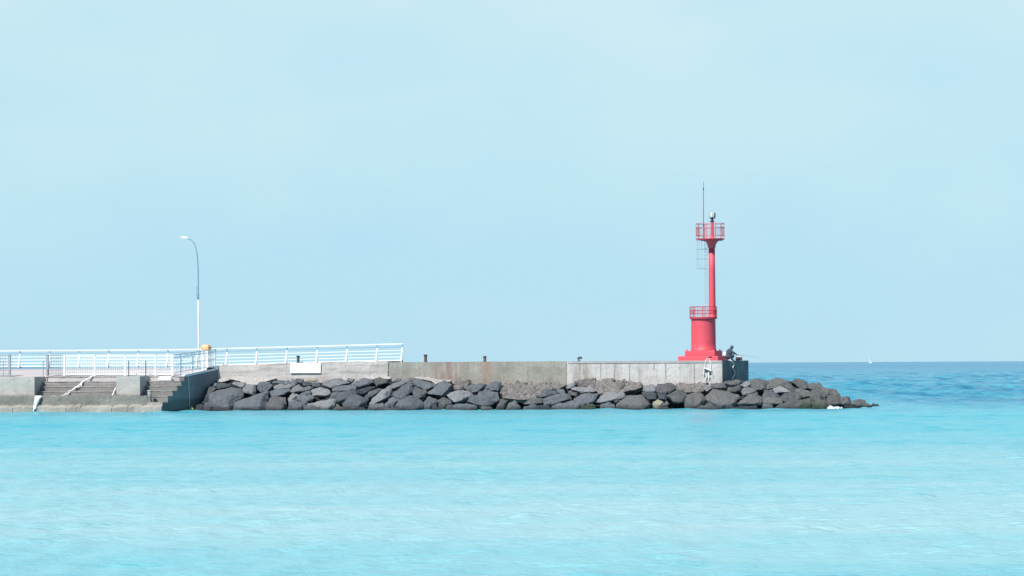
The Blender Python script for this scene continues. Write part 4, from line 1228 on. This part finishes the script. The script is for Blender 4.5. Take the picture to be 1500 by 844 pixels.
# ---------------------------------------------------------------- angler and gear
AY = 216.6
def A(px, py, dy=0.0): return P(px, py, AY + dy)
PZ = 3.58
def skinned(name, joints, edges, mat, parent, loc, sub=2, root=0):
    me = bpy.data.meshes.new(name)
    me.from_pydata([tuple(Vector(j[0]) - loc) for j in joints], edges, [])
    o = bpy.data.objects.new(name, me); C.objects.link(o)
    me.materials.append(mat)
    if parent: o.parent = parent
    else: o.location = loc
    md = o.modifiers.new('skin', 'SKIN'); md.use_smooth_shade = True
    for i, j in enumerate(joints):
        r = j[1] if isinstance(j[1], tuple) else (j[1], j[1])
        me.skin_vertices[0].data[i].radius = r
        me.skin_vertices[0].data[i].use_root = (i == root)
    sm = o.modifiers.new('sub', 'SUBSURF'); sm.levels = sub; sm.render_levels = sub
    return o
foot = A(1070.5, 527.3)
gx, gy = foot.x, foot.y
def q(x, z, y=0.0): return Vector((gx - 0.04 + x * 1.06, gy + y, PZ + z * 1.05))
# squatting side-on facing right
J = [(q(-0.17, 0.32), 0.17), (q(-0.15, 0.50), 0.18), (q(-0.06, 0.68), 0.18), (q(0.03, 0.79), 0.12), (q(0.08, 0.86), 0.06), (q(0.12, 0.92), 0.055),
     (q(-0.01, 0.73, -0.19), 0.08), (q(0.17, 0.56, -0.26), 0.06), (q(0.40, 0.46, -0.16), 0.045), (q(0.49, 0.41, -0.14), 0.038),
     (q(-0.01, 0.73, 0.19), 0.08), (q(0.17, 0.57, 0.26), 0.06), (q(0.40, 0.47, 0.14), 0.045), (q(0.49, 0.42, 0.12), 0.038),
     (q(-0.12, 0.20, -0.12), 0.15), (q(0.25, 0.41, -0.16), 0.12), (q(0.10, 0.12, -0.14), 0.09), (q(0.11, 0.06, -0.14), 0.055), (q(0.27, 0.04, -0.17), 0.04),
     (q(-0.12, 0.20, 0.12), 0.15), (q(0.25, 0.41, 0.16), 0.12), (q(0.10, 0.12, 0.14), 0.09), (q(0.11, 0.06, 0.14), 0.055), (q(0.27, 0.04, 0.17), 0.04)]
E = [(0, 1), (1, 2), (2, 3), (3, 4), (4, 5), (2, 6), (6, 7), (7, 8), (8, 9), (2, 10), (10, 11), (11, 12), (12, 13), (0, 14), (14, 15), (15, 16), (16, 17), (17, 18), (0, 19), (19, 20), (20, 21), (21, 22), (22, 23)]
PER = skinned('person', J, E, M_trouser, None, q(0, 0))
tag(PER, 'person in dark hooded grey jacket squatting at the pier end with fishing rod', 'person')
loc = q(0, 0)
# head with face
bm = newbm()
hc = q(0.15, 0.93)
r_ = bmesh.ops.create_uvsphere(bm, u_segments=20, v_segments=14, radius=1.0)
tilt_m = Matrix.Rotation(R(22), 3, 'Y')
for v in r_['verts']:
    p = v.co.copy()
    x, y, z = p.x * 0.095, p.y * 0.076, p.z * 0.115
    if x > 0 and z < 0: x *= 0.95
    if p.x > 0.85 and abs(p.y) < 0.3 and -0.35 < p.z < 0.15: x += 0.022        # nose
    if p.x > 0.7 and 0.05 < p.z < 0.3 and 0.2 < abs(p.y) < 0.6: x -= 0.008       # eye sockets
    if p.x > 0.6 and p.z < -0.6: x += 0.01
    if abs(p.y) > 0.9 and abs(p.z) < 0.25: y *= 1.1                               # ears
    v.co = hc + tilt_m @ Vector((x, y, z))
obj('head', bm, M_skin, PER, True)
# hooded jacket
JJ = [(q(-0.10, 0.10), (0.30, 0.26)), (q(-0.15, 0.34), (0.31, 0.28)), (q(-0.10, 0.56), (0.30, 0.29)), (q(0.0, 0.74), (0.25, 0.28)), (q(0.07, 0.87), (0.15, 0.15)),
      (q(0.0, 0.74, -0.19), 0.11), (q(0.18, 0.57, -0.27), 0.095), (q(0.41, 0.46, -0.165), 0.07),
      (q(0.0, 0.74, 0.19), 0.11), (q(0.18, 0.58, 0.27), 0.095), (q(0.41, 0.47, 0.145), 0.07)]
JE = [(0, 1), (1, 2), (2, 3), (3, 4), (3, 5), (5, 6), (6, 7), (3, 8), (8, 9), (9, 10)]
skinned('jacket', JJ, JE, M_jacket, PER, loc)
bm = newbm()
r_ = bmesh.ops.create_uvsphere(bm, u_segments=20, v_segments=14, radius=1.0)
kill = []
for v in r_['verts']:
    p = v.co.copy()
    if p.x > 0.72: kill.append(v)
    v.co = hc + Vector((-0.025, 0, 0.005)) + tilt_m @ Vector((p.x * 0.145, p.y * 0.13, p.z * 0.16 + (0.02 if p.x < -0.3 and p.z > 0.2 else 0)))
bmesh.ops.delete(bm, geom=kill, context='VERTS')
ho = obj('hood', bm, M_jacket, PER, True)
ho.modifiers.new('solid', 'SOLIDIFY').thickness = 0.012
# hands: palm, four fingers and thumb each
for sy, hz in ((-1, 0.40), (1, 0.41)):
    hx = 0.08
    HJ = [(q(0.37 + hx, hz + 0.02, 0.15 * sy), 0.03), (q(0.42 + hx, hz, 0.135 * sy), 0.036), (q(0.455 + hx, hz - 0.005, 0.125 * sy), 0.03)]
    HE = [(0, 1), (1, 2)]
    for fi, (dy, L_) in enumerate(((-0.028, .06), (-0.01, .07), (0.01, .066), (0.028, .052))):
        b_ = len(HJ)
        HJ += [(q(0.475 + hx, hz + 0.005, 0.125 * sy + dy), 0.0095), (q(0.475 + hx + L_ * .5, hz - 0.01, 0.123 * sy + dy), 0.009), (q(0.475 + hx + L_ * .45, hz - 0.04, 0.12 * sy + dy), 0.0085)]
        HE += [(2, b_), (b_, b_ + 1), (b_ + 1, b_ + 2)]
    b_ = len(HJ)
    HJ += [(q(0.43 + hx, hz + 0.0, (0.135 - 0.045) * sy), 0.012), (q(0.47 + hx, hz - 0.03, (0.135 - 0.05) * sy), 0.010)]
    HE += [(1, b_), (b_, b_ + 1)]
    skinned('hand', HJ, HE, M_skin, PER, loc, 1)
# shoes
for sy in (-1, 1):
    skinned('shoe', [(q(0.06, 0.055, 0.14 * sy), 0.055), (q(0.16, 0.045, 0.155 * sy), 0.05), (q(0.29, 0.035, 0.175 * sy), 0.038)], [(0, 1), (1, 2)], M_bag, PER, loc, 1)
# fishing rod
r0, r1 = q(0.22, 0.22, 0.0), q(2.05, 0.30, -0.3)
ROD = thing('fishing_rod', r0, 'thin dark fishing rod reaching right from the squatting person', 'fishing rod')
h1 = q(0.56, 0.385, -0.11)
tip = P(1112, 523.6, AY - 0.2)
bm = newbm(); add_tube(bm, [h1, h1.lerp(tip, 0.5) + ZU * 0.02, tip], [0.011, 0.008, 0.005], 6); obj('rod_blank', bm, M_dark, ROD)
bm = newbm(); add_tube(bm, [r0, h1], 0.016, 8); obj('grip', bm, M_sack, ROD)
bm = newbm(); add_lathe(bm, h1 - ZU * 0.09, [(0.03, 0), (0.04, 0.02), (0.03, 0.06)], 10); obj('reel', bm, M_grey, ROD)
# tackle bag
bc = A(1082.5, 527.5, -0.1); bc.z = PZ
BG = thing('tackle_bag', bc, 'low dark tackle bag with reddish end in front of the squatting person', 'bag')
def puffy(c, sx, sy, sz, seed, amp=0.06, sub=3, power=0.6):
    bm = newbm()
    r = bmesh.ops.create_icosphere(bm, subdivisions=sub, radius=1.0)
    for v in r['verts']:
        p = v.co.copy()
        f = lambda a: math.copysign(abs(a) ** power, a)
        k = 1 + amp * noise.noise(p * 2.4 + Vector((seed, 0, 0))) * 3
        v.co = c + Vector((f(p.x) * sx * k, f(p.y) * sy * k, f(p.z) * sz * k))
    return bm
obj('bag_body', puffy(bc + Vector((-0.08, 0, 0.13)), 0.17, 0.17, 0.14, 1), M_bag, BG, True)
obj('end_pocket', puffy(bc + Vector((0.16, -0.02, 0.12)), 0.09, 0.15, 0.12, 4), M_bagred, BG, True)
obj('folded_cloth', puffy(bc + Vector((0.02, 0, 0.275)), 0.17, 0.11, 0.03, 8), M_sack, BG, True)
wb = A(1061.0, 521.0, -0.6)
wb.z = zl
wb = Vector((LX(1060.2, 520), LY - 1.0, zl))
tag(obj('plastic_bag', puffy(wb + ZU * 0.14, 0.11, 0.12, 0.15, 12, 0.12), M_sack, loc=wb, smooth=True), 'crumpled white plastic bag beside the red plinth behind the person', 'bag')

# ---------------------------------------------------------------- ropes and hanging things
def rope(pts, r, mat, name, lab, cat, twist=0.0):
    bm = newbm()
    fine = []
    for a_, b_ in zip(pts[:-1], pts[1:]):
        for k in range(5): fine.append(a_.lerp(b_, k / 5))
    fine.append(pts[-1])
    fine = [p + Vector((noise.noise(p * 3.0), 0, noise.noise(p * 3 + Vector((9, 9, 9))))) * twist for p in fine]
    add_tube(bm, fine, r, 7)
    return tag(obj(name, bm, mat, loc=pts[0], smooth=True), lab, cat)
def endp(px, py):
    a_ = W(0, 0, 0); b_ = W(eRs, 6.2, 0)
    nrm = (b_ - a_).normalized().cross(ZU)
    a_ = a_ + nrm * (0.10 if nrm.dot(U) > 0 else -0.10)
    d = ray(px, py)
    return CAM + d * ((a_ - CAM).dot(nrm) / d.dot(nrm))
rope([endp(x, y) for x, y in ((1070.5, 528.8), (1072.5, 530), (1075.2, 532.5), (1075.8, 534.5), (1073.2, 538), (1074, 541), (1076.3, 545), (1076, 549.5), (1073.4, 553), (1072.6, 556.5))], 0.045, M_sack, 'rope',
     'pale wavy rope hanging down the shaded end face of the pier', 'rope', 0.03)
# rope over the steps
def lr(px, py, t_): return on_t(px, py, t_)
pts = [lr(137, 550.3, -4.62), lr(130, 554.5, -4.75), lr(126, 557, -5.0), lr(121.5, 559.8, -5.35), lr(118, 561.8, -5.4), lr(116.5, 564.5, -5.6), lr(112, 567.6, -6.0), lr(106, 571.5, -6.1), lr(101, 575.4, -6.65), lr(97, 579.0, -7.0),
       lr(88, 580.2, -7.6), lr(76, 580.4, -7.75), lr(66, 580.9, -7.8), lr(58, 581.0, -7.9), lr(53, 582.8, -8.05), lr(51, 588, -8.05), lr(50.3, 593, -8.1), lr(49.5, 598.5, -8.42), lr(48.8, 603, -8.5)]
rope(pts, 0.05, M_sack, 'rope', 'thick white rope trailing down the wide left steps into the water', 'rope', 0.04)
rope([lr(118.5, 561.5, -5.45), lr(119.5, 564.5, -5.55), lr(116, 567.2, -5.96), lr(111.5, 567.5, -6.05)], 0.04, M_sack, 'rope', 'short loop of white rope halfway up the left steps', 'rope', 0.03)
rope([lr(104, 571.8, -6.1), lr(100, 573.2, -6.3), lr(96.5, 576.0, -6.65), lr(94.5, 579.6, -7.0), lr(92, 581.2, -7.7)], 0.035, M_sack, 'rope', 'thin second strand of white rope low on the left steps', 'rope', 0.04)
# white net bundle hanging over the ledge corner
bm = newbm()
rnd = random.Random(5)
for i in range(26):
    x0 = rnd.uniform(51, 60); pts_ = []
    for k in range(7):
        f = k / 6
        xx = x0 + (50.5 + rnd.uniform(-1.6, 3.0) - x0) * f
        yy = 579.8 + (600 - 579.8) * f * (0.55 + 0.45 * (i / 26))
        pts_.append(on_t(xx, yy, -8.02 - 0.35 * f + rnd.uniform(-0.04, 0.02)))
    add_tube(bm, pts_, 0.026, 5)
tag(obj('net_bundle', bm, M_sack, loc=on_t(55, 580, -8)), 'white net bundle hanging over the ledge at the foot of left steps', 'net')
# white pole leaning on the middle block
pa, pb_ = on_t(164.6, 579.4, -6.9), on_t(169.6, 567.8, -6.6)
bm = newbm(); add_bar(bm, pa, pb_, 0.07, 0.05); add_lathe(bm, pb_ - ZU * 0.02, [(0.05, 0), (0.05, 0.04)], 8)
tag(obj('pole', bm, M_sack, loc=pa), 'short white pole leaning at the right end of the wide steps', 'pole')
# squat grey pipe post
pb2 = W(S(219, -7.8), -7.8, 0.70)
PP = thing('pipe_post', pb2, 'squat pale grey concrete mooring post at the foot of right steps', 'post')
zpp = Zt(219, 571.5, -7.8)
bm = newbm(); add_lathe(bm, pb2, [(0.17, 0), (0.165, 0.05), (0.145, 0.1), (0.14, zpp - 0.70 - 0.1)], 20); obj('shaft', bm, M_land, PP, False)
bm = newbm(); add_lathe(bm, pb2 + ZU * (zpp - 0.80), [(0.145, 0), (0.17, 0.02), (0.17, 0.07), (0.12, 0.1)], 20); obj('cap', bm, M_deck, PP)
# line and float on the dark wall
def dw(px, py, out=0.06):
    p = sp_pt(px, py)
    return p - ay * (0.16 + out) if True else p
def dwp(px, py):
    a_ = W(spl(t_l), t_l, 0) - ay * 0.08; b_ = W(spl(0), 0, 0) - ay * 0.08
    nrm = (b_ - a_).normalized().cross(ZU)
    d = ray(px, py)
    return CAM + d * ((a_ - CAM).dot(nrm) / d.dot(nrm))
rope([dwp(275.6, 547.2), dwp(276.6, 560), dwp(277.4, 580), dwp(278, 596)], 0.018, M_rope, 'rope', 'thin pale line hanging straight down the dark angled wall', 'rope')
fc = dwp(278.5, 598.5) - ay * 0.12
bm = newbm(); add_lathe(bm, fc - ZU * 0.12, [(0.10, 0), (0.19, 0.06), (0.17, 0.12), (0.06, 0.22), (0.03, 0.3)], 14)
tag(obj('float', bm, M_yellow, loc=fc, smooth=True), 'pale yellow float at the waterline on the thin line', 'float')
# torn white frame hanging on the wall under the lighthouse
hb2 = on_t(1039.5, 523.4, 0.0)
HG = thing('hanging_frame', hb2, 'torn white bar and rags hanging by ropes on wall under the lighthouse', 'hanging gear')
wl = lambda x, y, t_=-0.09: on_t(x, y, t_)
bm = newbm(); add_tube(bm, [wl(1037, 525, 0.1), wl(1034.5, 527.2, 0.0), wl(1033.2, 530), wl(1032.8, 537.5)], 0.022, 6); obj('rope', bm, M_sack, HG)
bm = newbm(); add_tube(bm, [wl(1038.5, 525, 0.1), wl(1039.6, 527.2, 0.0), wl(1040.6, 532), wl(1041.6, 542.5)], 0.022, 6); obj('rope', bm, M_sack, HG)
bm = newbm(); add_bar(bm, wl(1031.2, 538.6), wl(1042.2, 543.2), 0.07, 0.08); obj('bar', bm, M_sack, HG)
bm = newbm()
for (x0, y0, x1, y1, x2, y2, x3, y3) in ((1032, 541, 1038.6, 544.2, 1037.5, 545.8, 1032.3, 543.8), (1040.2, 544.2, 1043, 544.4, 1042.5, 547, 1039.6, 547.5), (1031.2, 548.2, 1032.4, 548, 1032, 551.5, 1031, 551.6)):
    a_ = [wl(x0, y0, -0.1), wl(x1, y1, -0.1), wl(x2, y2, -0.1), wl(x3, y3, -0.1)]
    b_ = [p + V * 0.05 for p in a_]
    add_faces(bm, a_ + b_, [(0, 1, 2, 3), (7, 6, 5, 4), (0, 4, 5, 1), (1, 5, 6, 2), (2, 6, 7, 3), (3, 7, 4, 0)])
obj('dark_pad', bm, M_dark, HG)
bm = newbm()
for (pa_, r_) in (([(1031.6, 540), (1030.8, 545), (1031.4, 550)], .03), ([(1034, 546), (1034.8, 551), (1033.8, 556)], .04), ([(1038.2, 545), (1038, 549), (1039.2, 553)], .045), ([(1037, 546), (1037.4, 551), (1038.6, 556)], .03), ([(1042.5, 545), (1043.6, 549), (1043.4, 552)], .02)):
    add_tube(bm, [wl(x, y, -0.11) for x, y in pa_], r_, 6)
obj('rag', bm, M_sack, HG)
bm = newbm(); add_tube(bm, [wl(x, y, 0.12) for x, y in ((1036.2, 523.7), (1038, 523.2), (1040, 523.0), (1042, 523.2), (1043.2, 523.6))], [0.02, 0.05, 0.07, 0.06, 0.02], 8)
add_tube(bm, [wl(1039, 523.4, 0.12), wl(1039, 528.2, 0.12)], 0.03, 6); obj('anchor_hook', bm, M_dark, HG)

# ---------------------------------------------------------------- distant ship
DY = 7500.0
sp0 = P(1274.5, 530.2, DY); sp0.z = 0
u_ = DY / FPX
SH = thing('ship', sp0, 'tiny white ship on the horizon right of the boulders', 'ship')
bm = newbm()
L_ = 5.0 * u_
add_faces(bm, [sp0 + Vector(v) for v in ((-L_ * .5, -2, 0), (L_ * .42, -2, 0), (L_ * .42, 2, 0), (-L_ * .5, 2, 0), (-L_ * .56, -2.2, 4.6), (L_ * .56, -0.4, 5.4), (L_ * .56, 0.4, 5.4), (-L_ * .56, 2.2, 4.6))],
          [(0, 1, 5, 4), (1, 2, 6, 5), (2, 3, 7, 6), (3, 0, 4, 7), (4, 5, 6, 7), (3, 2, 1, 0)])
obj('hull', bm, M_ship, SH)
bm = newbm(); add_box(bm, sp0 + Vector((-L_ * .15, 0, 8.2)), L_ * .42, 3.4, 7, Vector((1, 0, 0)), Vector((0, 1, 0))); add_box(bm, sp0 + Vector((-L_ * .15, 0, 13)), L_ * .2, 2.6, 3, Vector((1, 0, 0)), Vector((0, 1, 0))); obj('cabin', bm, M_ship, SH)
bm = newbm(); add_bar(bm, sp0 + Vector((L_ * .2, 0, 5)), sp0 + Vector((L_ * .2, 0, 17)), 0.5); obj('mast', bm, M_grey, SH)
